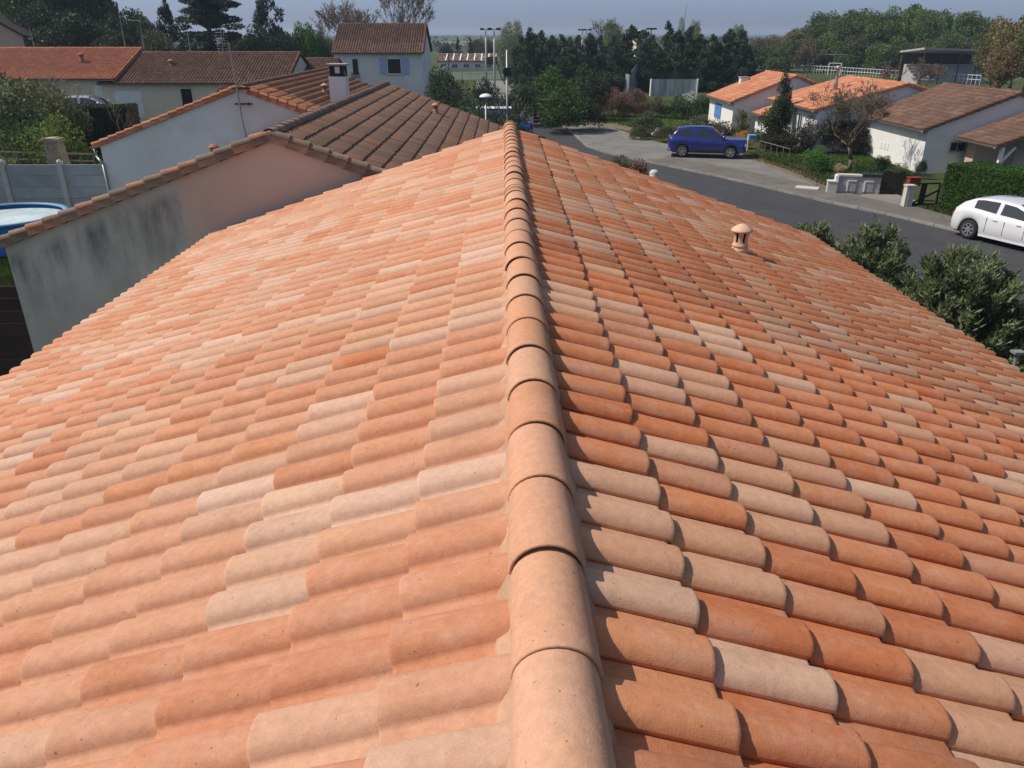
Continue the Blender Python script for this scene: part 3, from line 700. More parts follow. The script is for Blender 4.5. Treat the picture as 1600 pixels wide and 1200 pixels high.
# small things on the skyline roofs
for (x0, y0, x1, y1, lab) in ((197, 82, 186, 20, 'leaning bare aerial pole above the join of the orange and brown roofs'), (226, 82, 218, 32, 'aerial pole with one sideways arm above the brown roof'), (298, 84, 291, 37, 'thin bare pole above the middle of the brown roof'), (53, 73, 45, 42, 'slender leaning pole above the orange roof at far left')):
    f = dp(x0, y0, 59.5); t_ = dp(x1, y1, 59.5); root = empty('aerial_pole', f, 0, lab, 'pole'); m = MB(); m.tube((0, 0, 0), t_ - f, .035, .02, 6); m.build('mast', METALG, root)
    if 'arm' in lab: m = MB(); a = t_ - f; m.tube(a, a + Vector((-.75, 0, .0)), .02, n=5); m.build('arm', METALG, root)

# beige gabled building at the top left corner
q0 = dp(38, 70, 75); q1 = dp(38, 55, 75); q2 = dp(-5, 32, 75)
root = empty('gabled_building', (q0.x, 75, 0), 0, 'beige gable end with dark roof edge in the top left corner', 'building')
m = MB(); sl_ = (q2.z - q1.z) / (q1.x - q2.x); gable_wall(m, -12, 0, -6, 0, 2.6, 0, q1.z - .0, q1.z, q1.z + 6 * sl_); m.build('wall', W_PINK, root)
m = MB(); m.bar((0.35, -.1, q1.z - .35 * sl_ + .12), (-6, -.1, q1.z + 6 * sl_ + .12), .5, .18); m.bar((-6, -.1, q1.z + 6 * sl_ + .12), (-12.3, -.1, q1.z - .3 * sl_ + .1), .5, .18); 
m.add([(.35, .15, q1.z - .35 * sl_ + .1), (.35, 2.7, q1.z - .35 * sl_ + .1), (-6, 2.7, q1.z + 6 * sl_ + .1), (-6, .15, q1.z + 6 * sl_ + .1)], [(0, 1, 2, 3)]); m.build('roof', WOODD, root)

# ---- two-storey house
YE = 70.0; e0 = dp(518, 83, YE); e1 = dp(662, 83, YE); r0 = dp(532, 38, YE + 4.2)
E_ = house('two_storey_house', 'tall white two storey house with brown tiled roof, dark windows and pale blue shutters', 'house', (e1.x, YE + 4.2, 0), math.pi / 2, e1.x - e0.x, 4.4, 4.4, r0.z, (r0.z - e0.z) / 4.4, W_GREY, PAL_BRN, TILE_BROWN,
           nmax=200, seed=14, over=.25, gable_over=.15)
Yw = YE + .05
xhouse_win(E_, 604, 628, 91, 116, Yw, 'window', frame=WHITEP, mull=0, pane=DARK, shut=BLUEP)
xhouse_win(E_, 549, 562, 91, 118, Yw, 'window', frame=WHITEP, mull=0, pane=DARK)
m = MB(); a = dp(549, 113, Yw); b = dp(562, 122, Yw)
for k in range(7): x = a.x + (b.x - a.x) * k / 6; m.box(Yw - E_.location.y - .1, Yw - E_.location.y - .07, -(x - E_.location.x), -(x - E_.location.x) + .03, b.z, a.z)
m.build('railing', METALD, E_)
# little brown roof peeping at (500,95)
q = dp(520, 92, 62); house('small_house', 'small brown tiled roof peeping out to the left of the tall white house', 'house', (q.x + .5, 62, 0), math.pi / 2, 2.6, 2.5, 2.5, q.z, .32, W_CREAM, PAL_BRN, TILE_BROWN, seed=41, verge_near=False)
q = dp(500, 72, 95); house('slate_house', 'low grey slate roof between the dark conifers and the tall white house', 'house', (q.x + 2.5, 95, 0), math.pi / 2, 4.5, 3, 3, q.z, .5, W_GREY, [((.06, .065, .075), 1)], TILE_BROWN, seed=42, verge_near=False)

# ---- school-like long building with patched roofs
q0 = dp(682, 86, 160); q1 = dp(792, 88, 160)
Sc = house('long_low_building', 'long low white building with striped red and white roof beyond the sports court', 'building', (q1.x, 164, 0), math.pi / 2, q1.x - q0.x, 4.5, 4.5, q0.z + .1, .26, W_WHITE, [((.20, .10, .08), 10), ((.28, .16, .12), 10), ((.5, .42, .36), 8)], TILE_BROWN, seed=15, nmax=0)
m = MB()
for k in range(9):
    x = .6 + k * (q1.x - q0.x - 1.2) / 9; z = q0.z + .1
    m.add([(-.3, x, z - .02), (-4.3, x + .1, z - 4.3 * .28 + .1), (-4.3, x + .34, z - 4.3 * .28 + .1), (-.3, x + .22, z - .02), (-.3, x, z + .1), (-4.3, x + .1, z - 4.3 * .28 + .22), (-4.3, x + .34, z - 4.3 * .28 + .22), (-.3, x + .22, z + .1)],
          [(4, 5, 6, 7), (0, 1, 5, 4), (2, 3, 7, 6), (1, 2, 6, 5)])
m.build('roof_rib', WHITEP, Sc)
for k in range(6): window(Sc, (-4.2, 1.2 + k * 2.2, .8), 1.1, .7, (-1, 0), mull=1)

# ---- right hand row: C (blue shutter), F (orange), D (brown roof), porch G
def row_house(name, label, ground_px, eave_px, ridge_px, far_px, wallmat, pal, tmat, right_half=None, seed=1, nmax=0, **kw):
    t_ = gp(*ground_px).y; e = dp(*eave_px, t_); r = dp(*ridge_px, t_); far = gp(*far_px, r.z).y
    half = r.x - e.x; sl_ = (r.z - e.z) / half
    h = house(name, label, 'house', (r.x, t_, 0), 0, max(3, far - t_), half, right_half or half, r.z - .03, sl_, wallmat, pal, tmat, seed=seed, nmax=nmax, over=.3, gable_over=.12, **kw)
    return h, r, e, sl_, t_, half
C, rC, eC, sC, tC, hC = row_house('small_house', 'white house with an orange roof and one blue shutter, behind the blue suv', (1144, 208), (1141, 160), (1246, 118), (1197, 111), W_WHITE, PAL_FAR, TILE_FAR, seed=21, nmax=150)
# blue shutters on the left-facing wall
xw = -hC + .3; yy = gp(1119, 196).y
s1 = dp(1115, 158, tC + 2.2); m = MB()
for dx_, dy_ in ((1121, 1), ):
    pass
yl = gp(1144, 208).y
def left_wall_pt(px, xworld, py):
    r = ray(px, py); t_ = xworld / r.x; return Vector((xworld, r.y * t_, CAMZ + r.z * t_))
xwC = rC.x - hC + .3
a = left_wall_pt(1118.5, xwC, 160); b = left_wall_pt(1125.5, xwC, 187)
sh = MB(); y0_, y1_ = min(a.y, b.y), max(a.y, b.y); zc = (a.z + b.z) / 2
for k in range(2):
    yy0 = y0_ + (y1_ - y0_) * k / 2 + .01; sh = MB(); sh.box(-hC + .3 - .05, -hC + .3 - .005, yy0 - tC, yy0 + (y1_ - y0_) / 2 - .02 - tC, b.z + .05, a.z)
    for z in (.25, .75): sh.box(-hC + .3 - .07, -hC + .3 - .052, yy0 + .04 - tC, yy0 + (y1_ - y0_) / 2 - .06 - tC, b.z + (a.z - b.z) * z - .05, b.z + (a.z - b.z) * z + .05)
    sh.build('shutter', BLUES, C)
q = dp(1141, 130, tC + 4); m = MB()
m = MB(); q = left_wall_pt(1141, rC.x - hC * .42, 131); yq = min(max(q.y - tC, 1), 6); zq = rC.z - hC * .42 * sC
m.box(-hC * .42 - .3, -hC * .42 + .3, yq, yq + .5, zq - .3, zq + .30); ch = m.build('chimney', W_WHITE, C); m = MB(); m.box(-hC * .42 - .36, -hC * .42 + .36, yq - .06, yq + .56, zq + .303, zq + .37); m.build('chimney_cap', CONC, ch)

D, rD, eD, sD, tD, hD = row_house('wide_house', 'white walled house with a big dark brown tile roof behind the tall clipped hedge', (1441, 272), (1443, 203), (1597, 145), (1482, 131), W_WHITE, PAL_BRN, TILE_BROWN, seed=22, nmax=200)
# orange patch of newer tiles: F
tF = tD + (gp(1482, 131, rD.z).y - tD) + .2
rF = dp(1420, 131, tF); eF = dp(1272, 172, tF); hF = rF.x - eF.x; sF = (rF.z - eF.z) / hF; farF = gp(1310, 119, rF.z).y
Fh = house('small_house', 'grey walled house with a bright orange roof and steel flue behind the bare tree', 'house', (rF.x, tF, 0), 0, farF - tF, hF, hF, rF.z - .03, sF, W_GREY, PAL_FAR, TILE_FAR, seed=23, nmax=150)
for (pa, pb, ya, yb) in ((1233, 1236, 176, 190), (1249, 1252, 183, 202)):
    xwF = rF.x - hF + .3; a = left_wall_pt(pa, xwF, ya); b = left_wall_pt(pb, xwF, yb)
    window(Fh, (-hF + .3, (a.y + b.y) / 2 - tF, (a.z + b.z) / 2), .75, 1.15, (-1, 0), mull=1)
# flue on F
q = left_wall_pt(1306, rF.x - hF * .45, 131); zq = rF.z - hF * .45 * sF; fl = MB()
fl.lathe([(.13, -.1), (.13, .25), (.16, .27), (.10, .5), (.10, 1.25), (.17, 1.27), (.17, 1.40), (.001, 1.46)], 12, (-hF * .45, q.y - tF, zq)); fl.build('flue', METALG, Fh, True)
f = Vector((rF.x - hF * .45 - .35, q.y + .2, zq)); yagi('tv_aerial', 'tv aerial on a short mast beside the steel flue of the orange roof', f, f + Vector((.1, 0, 2.3)), 5, METALG, boom=(1.3, .2), zs=(.2,), r=.018, rods=.3)
# small orange lean-to left of F
q = dp(1185, 171, tC - 1.5); lean = house('lean_to', 'little orange tiled lean-to against the grey gable behind the ivy tree', 'shed', (q.x + 2.2, tC - 3.6, 0), 0, 3.2, 2.3, 1.5, q.z + .45, .33, W_GREY, PAL_FAR, TILE_FAR, seed=24, nmax=0, verge_near=False)

# porch G: brown roof wing in front of D
zG0 = dp(1491, 214, tD).z; xG = dp(1491, 214, tD).x; tG = tD - 3.6
sG = .36; hG = 4.6
G = house('porch_wing', 'brown tiled porch wing with white posts and barred window beside the hedge', 'house', (xG + hG, tG, 0), 0, tD - tG - .1, hG, 4.0, zG0 + sG * hG, sG, W_PINK, PAL_BRN, TILE_BROWN, seed=25, nmax=100, over=.6, wall=False)
m = MB(); m.box(-hG + 2.6, 3.6, 1.6, 3.3, 0, zG0 + .1); m.box(-hG + 3.0, 3.6, .5, 1.6, 0, zG0 + .1); m.build('wall', W_WHITE, G)
m = MB(); m.box(-hG + .6, -hG + 2.6, 2.6, 3.3, 0, zG0 - .02); m.build('recess_wall', W_PINK, G)
for y in (.12,): m = MB(); m.box(-hG + .35, -hG + .5, y, y + .15, 0, zG0 - .04); m.build('porch_post', WHITEP, G)
m = MB(); m.bar((-hG + .42, .2, 1.0), (-hG + 1.0, .2, zG0 - .05), .1, .1); m.build('brace', WHITEP, G)
q = dp(1498, 230, tD - .02); window(D, (q.x - rD.x, .12 - .005, q.z), .85, .5, (0, -1), frame=CONCP, mull=1, bars=True)
# ghost sign panel on D's white wall: pale vent grille
xwD = rD.x - hD + .3; a = left_wall_pt(1374, xwD, 222); b = left_wall_pt(1388, xwD, 233)
m = MB(); y0_, y1_ = min(a.y, b.y) - tD, max(a.y, b.y) - tD
for k in range(3): m.box(-hD + .28, -hD + .295, y0_ + (y1_ - y0_) * k / 3 + .02, y0_ + (y1_ - y0_) * (k + 1) / 3 - .02, (a.z + b.z) / 2 - .18, (a.z + b.z) / 2 + .18)
m.build('wall_hatch', W_GREY, D)

# ------------------------------------------------------------------ vehicles
def car(label, cat, loc, rz, L, W, H, wb, rear_oh, wr, lower, roof, sill, col, suv=False, full=True, name='parked_car'):
    """local x forward from the rear bumper (0) to the nose (L); lower = hood/belt line, roof = roof line profiles as (x, z)"""
    root = empty(name, loc, rz, label, cat)
    P = paint('car_paint', col); PL = M('black_plastic', (.018, .018, .02), .6, .1, bmp=0)
    xs = np.unique(np.concatenate([np.linspace(0, .12, 5), np.linspace(.12, L - .12, 84), np.linspace(L - .12, L, 5)]))
    zb = np.interp(xs, *zip(*lower)); zr = np.interp(xs, *zip(*roof))
    def half(x):
        e = abs((x - L * .5) / (L * .5)); return W / 2 * (1 - .05 * e ** 3 - .16 * max(0, (e - .90) / .10) ** 2)
    axles = (rear_oh, rear_oh + wb); arch_r = wr + .055
    zl = []
    for x in xs:
        z = sill + .10 * max(0, (abs((x - L / 2) / (L / 2)) - .85) / .15)
        for a in axles:
            if abs(x - a) < arch_r: z = max(z, wr + math.sqrt(arch_r ** 2 - (x - a) ** 2))
        zl.append(min(z, np.interp(x, *zip(*lower)) - .16))
    body = MB(); rows = []; mid = MB()
    for i, x in enumerate(xs):
        w_, b, l = half(x), zb[i], zl[i]; hmid = l + (b - l) * .5
        rg = [(w_ * .955, l), (w_ * .99, l + .04), (w_, hmid), (w_ * .985, b - (b - l) * .25), (w_ * .955, b - .035), (w_ * .90, b), (w_ * .5, b + .02), (0, b + .028)]
        rows.append([(x, -a, z) for a, z in rg] + [(x, a, z) for a, z in rg[-2::-1]])
    n = len(rows[0])
    body.add([v for r in rows for v in r], [(i * n + k, i * n + k + 1, (i + 1) * n + k + 1, (i + 1) * n + k) for i in range(len(xs) - 1) for k in range(n - 1)])
    body.poly(rows[0]); body.poly(rows[-1][::-1])
    b_o = body.build('body', P, root, True)
    # greenhouse
    gh = MB(); glass = {'windscreen': MB(), 'rear_window': MB()}
    idx = [i for i in range(len(xs)) if zr[i] > zb[i] + .015]; rows = []
    for i in idx:
        x = xs[i]; w_ = half(x); h = zr[i] - zb[i]; hm = max(zr) - np.interp(x, *zip(*lower)); wt = w_ * .90 - .17 * w_ * min(1, h / max(.2, hm))
        tf = lambda f: w_ * .915 + (wt - w_ * .915) * f
        rg = [(w_ * .93, zb[i] - .02), (tf(.06), zb[i] + h * .07), (tf(.80), zb[i] + h * .82), (tf(.97) - .01, zb[i] + h * .95), (wt * .86, zb[i] + h), (wt * .4, zb[i] + h + .025), (0, zb[i] + h + .032)]
        rows.append([(x, -a, z) for a, z in rg] + [(x, a, z) for a, z in rg[-2::-1]])
    n = len(rows[0]); xmax = xs[idx[int(np.argmax(zr[idx]))]]
    wins = [(.20, .42), (.435, .66), (.675, .84)] if not suv else [(.20, .33), (.37, .545), (.565, .80)]
    x0r, x1r = (roof[1][0], roof[-2][0]) if suv or len(roof) < 7 else (roof[2][0], roof[-3][0]); g0, g1 = xs[idx[0]], xs[idx[-1]]
    for q in range(len(idx) - 1):
        xm = (xs[idx[q]] + xs[idx[q + 1]]) / 2; fr = (xm - g0) / (g1 - g0); hh = (zr[idx[q]] - zb[idx[q]])
        for k in range(n - 1):
            v4 = [rows[q][k], rows[q][k + 1], rows[q + 1][k + 1], rows[q + 1][k]]; tgt = gh
            kk = k if k < n // 2 else n - 2 - k
            wi = [j for j, (a, b) in enumerate(WINS[cat]) if a <= fr <= b]
            if kk == 1 and hh > .10 and wi: tgt = glass.setdefault(('side_window', k, wi[0]), MB())
            elif kk in (4, 5) and xm > x1r + .02 and xm < g1 - .04: tgt = glass['windscreen']
            elif kk in (4, 5) and xm < x0r - .02 and xm > g0 + .03: tgt = glass['rear_window']
            tgt.add(v4, [(0, 1, 2, 3)])
    gh.build('cabin', P, b_o, True)
    for k_, mm in glass.items():
        if mm.f: mm.build(k_ if isinstance(k_, str) else k_[0], GLASS, root)
    m = MB(); m.box(.25, L - .3, -W / 2 + .10, W / 2 - .10, sill - .03, sill + .22); m.box(.6, L - 1.2, -W / 2 + .35, W / 2 - .35, sill + .22, .8); m.build('underbody', PL, root)
    # sills, bumpers, seams, lights
    for s_ in (-1, 1):
        m = MB(); m.box(rear_oh + arch_r + .03, rear_oh + wb - arch_r - .03, s_ * (W / 2 - .02) - .02, s_ * (W / 2 - .02) + .02, sill - .015, sill + (.13 if suv else .05))
        m.build('sill_trim', PL if suv else P, root)
    for s_ in (-1, 1):
        for fx in (.40, .60) if not suv else (.36, .575):
            m = MB(); x = L * fx; m.box(x, x + .15, s_ * (W / 2 + .0) - .014, s_ * (W / 2) + .014, .80 if not suv else .93, .83 if not suv else .96); m.build('door_handle', P, root)
        m = MB(); xm_ = L * .70; zm = (np.interp(xm_, *zip(*lower))) + .10
        m.add([(xm_ + dx_, s_ * (W / 2 + dy_), zm + dz_) for dx_, dy_, dz_ in ((-.06, -.06, -.05), (.07, -.06, -.05), (.11, .15, -.06), (-.02, .15, -.06), (-.06, -.06, .02), (.07, -.06, .02), (.09, .14, .09), (-.02, .14, .09))],
              [(0, 3, 2, 1), (4, 5, 6, 7), (0, 1, 5, 4), (1, 2, 6, 5), (2, 3, 7, 6), (3, 0, 4, 7)]); m.build('mirror', P, root, True)
        for fx in ((.345, .50, .675) if not suv else (.33, .485, .665)):
            m = MB(); x = L * fx; z1 = np.interp(x, *zip(*lower)) - .04; m.box(x, x + .012, s_ * (W / 2 - .004) - .008, s_ * (W / 2 - .004) + .006, sill + .16, z1 - .10); m.build('door_seam', PL, root)
        m = MB(); zt = np.interp(.1, *zip(*lower)); yb_ = half(.1)
        if suv: m.box(-.015, .16, s_ * (yb_ - .16) - .09, s_ * (yb_ - .16) + .15 * .9, zt - .33, zt - .12)
        else: m.box(.02, .26, s_ * (yb_ - .14) - .06, s_ * (yb_ - .14) + .125, zt - .20, zt - .06)
        m.build('tail_light', M('lamp_red', (.25, .02, .02), .2, 0, bmp=0, spec=.6), root)
        m = MB(); zt = np.interp(L - .1, *zip(*lower)); m.box(L - .28, L - .02, s_ * (half(L - .1) - .16) - .12, s_ * (half(L - .1) - .16) + .13, zt - .17, zt - .03); m.build('headlight', WHITEP, root)
    m = MB(); m.box(-.035, .0, -.26, .26, .60 if suv else .48, .71 if suv else .59); m.build('number_plate', WHITEP, root)
    if suv:
        m = MB(); m.box(-.06, .10, -W / 2 + .12, W / 2 - .12, .34, .52); m.box(-.04, .2, -W / 2 + .06, -W / 2 + .2, .36, .50); m.box(-.04, .2, W / 2 - .2, W / 2 - .06, .36, .50); m.build('bumper', METALG, root)
        for s_ in (-1, 1):
            m = MB(); y = s_ * W * .345; m.tube((.55, y, H - .09), (.75, y, H + .0), .022, n=6); m.tube((.75, y, H), (2.35, y, H + .01), .022, n=6); m.tube((2.35, y, H + .01), (2.6, y, H - .08), .022, n=6); m.build('roof_rail', PL, root)
    else:
        m = MB(); m.tube((.75, 0, H - .02), (.60, 0, H + .12), .012, .006, n=6); m.build('roof_aerial', PL, root)
    TY = M('tyre', (.02, .02, .022), .85, .1, bmp=0); RIM = M('alloy', (.42, .43, .45), .3, .05, bmp=0, metal=.7)
    for a in axles:
        for s_ in (-1, 1):
            wh = empty('wheel'); wh.parent = root; wh.location = (a, s_ * (W / 2 - .10), wr); 
            m = MB(); m.lathe([(wr * .62, -.09), (wr * .93, -.095), (wr, -.06), (wr, .06), (wr * .93, .095), (wr * .62, .09)], 28, axis='y'); m.build('tyre', TY, wh, True)
            m = MB(); m.lathe([(wr * .64, s_ * .075), (wr * .60, s_ * .088), (wr * .60, s_ * .02), (.001, s_ * .02)], 28, axis='y', t=(.12, .12, .12))
            m.lathe([(wr * .66, s_ * .07), (wr * .66, s_ * .094), (wr * .57, s_ * .094), (wr * .57, s_ * .05)], 28, axis='y')
            ns = 7 if not suv else 5
            for k in range(ns):
                A = k * 2 * math.pi / ns + .3; c, s2 = math.cos(A), math.sin(A); w0_, w1_ = .035, .022 if not suv else .05
                pts = [(.03, -w0_), (wr * .60, -w1_), (wr * .60, w1_), (.03, w0_)]
                vs = [(p * c - q2 * s2, s_ * yy_, p * s2 + q2 * c) for yy_ in (.055, .085) for p, q2 in pts]
                m.add(vs, [(0, 1, 2, 3), (7, 6, 5, 4), (0, 4, 5, 1), (1, 5, 6, 2), (2, 6, 7, 3), (3, 7, 4, 0)])
            m.lathe([(.06, s_ * .05), (.06, s_ * .092), (.001, s_ * .095)], 12, axis='y'); m.build('rim', RIM, wh)
    return root
WINS = {'car': [(.20, .40), (.435, .665), (.68, .86)], 'suv': [(.14, .30), (.355, .56), (.575, .86)], 'van': [(.60, .90)]}
hatch_lower = [(0, .60), (.02, .68), (.10, .86), (.25, 1.0), (.6, 1.05), (1.0, 1.03), (1.6, .98), (2.9, .93), (3.3, .88), (3.8, .76), (4.0, .66), (4.06, .52)]
hatch_roof = [(.13, .95), (.38, 1.20), (.70, 1.36), (1.05, 1.43), (1.6, 1.455), (2.2, 1.415), (2.6, 1.27), (3.15, .92)]
g0 = gp(1511, 373)
dirv = (edge[-2] - edge[-3]).normalized()
# near-side (camera side) rear wheel stands at g0
rzc = math.atan2(dirv.y, dirv.x); 
nrm = Vector((dirv.y, -dirv.x, 0))   # right of the heading, towards the camera side
org = g0 - dirv * .82 - nrm * .77
car('white hatchback with silver wheels parked on the road beside the clipped hedge', 'car', (org.x, org.y, .004), rzc, 4.06, 1.745, 1.45, 2.54, .82, .328, hatch_lower, hatch_roof, .22, (.66, .67, .70))
suv_lower = [(0, .78), (.02, .92), (.10, 1.08), (.35, 1.13), (1.2, 1.11), (3.0, 1.06), (3.3, 1.04), (3.95, .96), (4.2, .88), (4.31, .74), (4.34, .60)]
suv_roof = [(.12, 1.10), (.50, 1.56), (.9, 1.63), (1.9, 1.66), (2.45, 1.61), (3.18, 1.05)]
ra, rb = gp(1070, 246.5), gp(1135, 248.5)
dv = (rb - ra).normalized(); nv = Vector((dv.y, -dv.x, 0)); org = (ra + rb) / 2 - dv * (.83 + 1.337) - nv * .80
car('dark blue suv with silver wheels and black roof rails on the worn car park', 'suv', (org.x, org.y, .014), math.atan2(dv.y, dv.x), 4.34, 1.80, 1.66, 2.673, .83, .345, suv_lower, suv_roof, .30, (.009, .020, .17), suv=True)
# silver car at the far left, behind the hedge
q = dp(134, 163, 50.5)
car('silver car half hidden behind the dark hedge at left', 'car', (q.x - 1.9, 50.5, q.z - .95), .12, 4.06, 1.745, 1.45, 2.54, .82, .312, hatch_lower, hatch_roof, .22, (.40, .42, .45))
# blue van behind the ridge end
q = dp(776, 156, 55)
van_lower = [(0, .9), (.03, 1.1), (.3, 1.12), (3.5, 1.1), (4.0, 1.0), (4.35, .8), (4.4, .6)]
van_roof = [(.02, 1.11), (.08, 1.86), (.4, 1.9), (2.9, 1.9), (3.75, 1.08)]
van = car('blue van with a pale roof line behind the bushes beyond the ridge end', 'van', (q.x - 2.0, 55, 0), -.04, 4.4, 1.8, 1.9, 2.7, .8, .32, van_lower, van_roof, .25, (.02, .09, .38))
m = MB(); m.box(.1, 3.0, -.8, .8, 1.925, 1.955); m.build('roof_rack', WHITEP, van)

# ------------------------------------------------------------------ street furniture, walls and fences
# mushroom lamp
q = dp(759, 152, 34); root = empty('street_lamp', (q.x, 34, 0), 0, 'mushroom shaped white street lamp seen over the end of the weathered roof', 'street lamp')
m = MB(); m.tube((0, 0, 0), (0, 0, q.z - .12), .045, .035, 10); m.build('pole', METALG, root, True)
m = MB(); m.lathe([(.06, -.14), (.07, -.02), (.09, .0)], 16, (0, 0, q.z)); m.build('lantern', METALG, root, True)
m = MB(); m.lathe([(.05, -.01), (.26, .0), (.265, .03), (.22, .085), (.12, .13), (.001, .15)], 20, (0, 0, q.z)); m.build('lamp_shade', WHITEP, root, True)
YH = 64.0; a, b = dp(834, 157, YH), dp(860, 157, YH)
root = empty('wooden_shed', (a.x, YH, 0), 0, 'dark plank lean-to shed with a pale corner post right of the pole', 'shed'); wd = b.x - a.x
for k in range(7): m = MB(); m.box(0, wd * .82, .3, .33, a.z * (k / 7) + .01, a.z * ((k + 1) / 7) - .03); m.build('plank', WOODD, root)
m = MB(); m.box(-.1, wd + .1, -.1, 1.6, a.z - .03, a.z + .01); m.build('roof', WOODD, root)
m = MB(); m.box(wd * .85, wd * .85 + .1, -.05, .05, 0, a.z - .05); m.build('post', WOODG, root)
# utility post with black box
qt = dp(792, 78, 33); root = empty('utility_pole', (dp(793, 185, 33).x, 33, 0), 0, 'slim pole carrying a black square box directly behind the far end of the ridge', 'pole')
m = MB(); m.tube((0, 0, 0), (-.02, 0, qt.z), .055, .035, 10); m.build('pole', METALG, root, True)
zb_ = dp(793, 112.5, 33).z; m = MB(); m.box(-.14, .14, -.13, .13, zb_ - .16, zb_ + .16); m.build('black_box', METALD, root)
# floodlights
fl_l = [('leftmost tall floodlight mast in front of the low building', 760, 46, 125), ('second floodlight mast from the left, beside the pale poplars', 773, 46, 139), ('left mast of the floodlight pair in front of the pines', 908, 47, 110), ('right mast of the floodlight pair in front of the pines', 914, 47, 113)]
for lab, px, yt, yb in fl_l:
    g_ = gp(px, yb); t_ = dp(px, yt, g_.y); root = empty('floodlight_mast', g_, 0, lab, 'floodlight'); m = MB(); m.tube((0, 0, 0), (0, 0, t_.z), .16, .10, 8); m.build('mast', CONCP, root, True)
    m = MB(); m.bar((-.75, 0, t_.z), (.75, 0, t_.z), .1, .1); m.build('crossbar', METALD, root)
    for k in (-1, 1):
        m = MB(); m.obox((k * .55, -.15, t_.z + .05), (.55, .45, .28)); m.build('floodlight', METALD, root)
q = gp(1020, 108); t_ = dp(1018, 45, 150); root = empty('floodlight_mast', (t_.x, 150, 0), 0, 'distant small floodlight head above the pines beside the pale gable roof', 'floodlight')
m = MB(); m.tube((0, 0, 0), (0, 0, t_.z), .15, .1, 6); m.build('mast', CONCP, root); m = MB(); m.obox((0, 0, t_.z), (1.8, .5, .3)); m.build('floodlight', METALD, root)
q = dp(1069, 6, 420); root = empty('radio_mast', (dp(1065, 60, 420).x, 420, 0), 0, 'very thin radio mast rising far behind the pines', 'mast'); m = MB(); m.tube((0, 0, 0), (1.0, 0, q.z), .35, .12, 6); m.build('mast', METALG, root)
# pale gable building behind the pines
q = dp(1005, 47, 190); root = empty('sports_hall', (q.x, 190, 0), 0, 'pale gable roof of a hall showing above the pines', 'building')
m = MB(); gable_wall(m, -1.2, 4.5, -.4, 0, 8, 0, q.z - .8, q.z - 2.2, q.z); m.build('wall', W_CREAM, root); m = MB(); m.bar((-1.3, -.2, q.z - .8), (-.4, -.2, q.z + .1), .5, .3); m.bar((-.4, -.2, q.z + .1), (4.6, -.2, q.z - 2.2), .5, .3); m.build('roof_edge', W_CREAM, root)
# streaked concrete wall with net above
a, b = gp(1017, 150), gp(1093, 152); Yw = a.y; zt = dp(1050, 124, Yw).z
root = empty('practice_wall', (a.x, Yw, 0), 0, 'wide streaked grey concrete practice wall with dark net above it', 'wall')
m = MB(); npn = 6; wd = (b.x - a.x)
for k in range(npn):
    m = MB(); s_ = random.uniform(.85, 1.1); m.box(wd * k / npn + .012, wd * (k + 1) / npn - .012, 0, .2 + random.uniform(-.01, .01), 0, zt, (s_, s_, s_)); m.build('panel', STREAK, root)
for x in (-.14, wd + .02): m = MB(); m.box(x, x + .12, -.25, .3, 0, zt + .05); m.build('buttress', WHITEP, root)
net = MB(); zn = dp(1050, 114, Yw).z
for k in range(26): net.box(wd * k / 25 - .015, wd * k / 25 + .015, .08, .11, zt + .01, zn)
for k in range(10): net.box(0, wd, .115, .135, zt + (zn - zt) * k / 9, zt + (zn - zt) * k / 9 + .04)
tag(net.build('net', METALD, root), kind='stuff')
# angled grey-blue wall and white gable sheds
GB = M('blue_grey_panel', (.22, .27, .31), .8, .1, 2, 30, .1)
g1, g2 = gp(985, 147), gp(1001, 136)
root = empty('side_wall', (gp(984, 146).x, gp(984, 146).y, 0), 0, 'blue grey slanted end wall with peaked top left of the concrete practice wall', 'wall')
Y0 = root.location.y; x = 0; zt1 = dp(978, 109, Y0 + 10).z
m = MB(); m.add([(-.3, 10, 0), (0, 0, 0), (0, 0, 2.0), (-.3, 10, zt1), (-.5, 10, 0), (-.2, 0, 0), (-.2, 0, 2.0), (-.5, 10, zt1)], [(0, 1, 2, 3), (7, 6, 5, 4), (3, 2, 6, 7), (1, 5, 6, 2)]); m.build('panel', GB, root)
m = MB(); m.add([(.05, 0, 0), (2.2, 5, 0), (2.2, 5, 2.6), (1.0, 2.3, 3.1), (.05, 0, 2.4), (.05, .2, 0), (2.2, 5.2, 0), (2.2, 5.2, 2.6), (1.0, 2.5, 3.3), (.05, .2, 2.4)], [(0, 1, 2, 3, 4), (9, 8, 7, 6, 5), (4, 3, 8, 9), (3, 2, 7, 8), (1, 6, 7, 2)]); m.build('panel', GB, root)
a, b = gp(943, 131), gp(981, 131); root = empty('court_fence', (a.x, a.y, 0), 0, 'dark mesh screen above green boards behind the reddish shrubs', 'fence'); wd = b.x - a.x
m = MB(); m.box(0, wd, 0, .1, 0, 1.0); m.build('board_wall', COURTG, root); m = MB()
for k in range(20): m.box(wd * k / 19, wd * k / 19 + .04, .02, .05, 1.0, 2.9)
for k in range(12): m.box(0, wd, .055, .075, 1 + k * .17, 1.05 + k * .17)
tag(m.build('net', METALD, root), kind='stuff')
q = gp(937, 126); root = empty('white_shed', (q.x, q.y, 0), .2, 'small white gabled shed at the foot of the pines', 'shed')
h = dp(933, 111, q.y).z; m = MB(); gable_wall(m, -1.5, 1.5, 0, 0, 3, 0, h - .8, h - .8, h); m.build('wall', W_WHITE, root); m = MB(); m.bar((-1.7, -.1, h - .85), (0, -.1, h + .05), .3, .1); m.bar((0, -.1, h + .05), (1.7, -.1, h - .85), .3, .1)
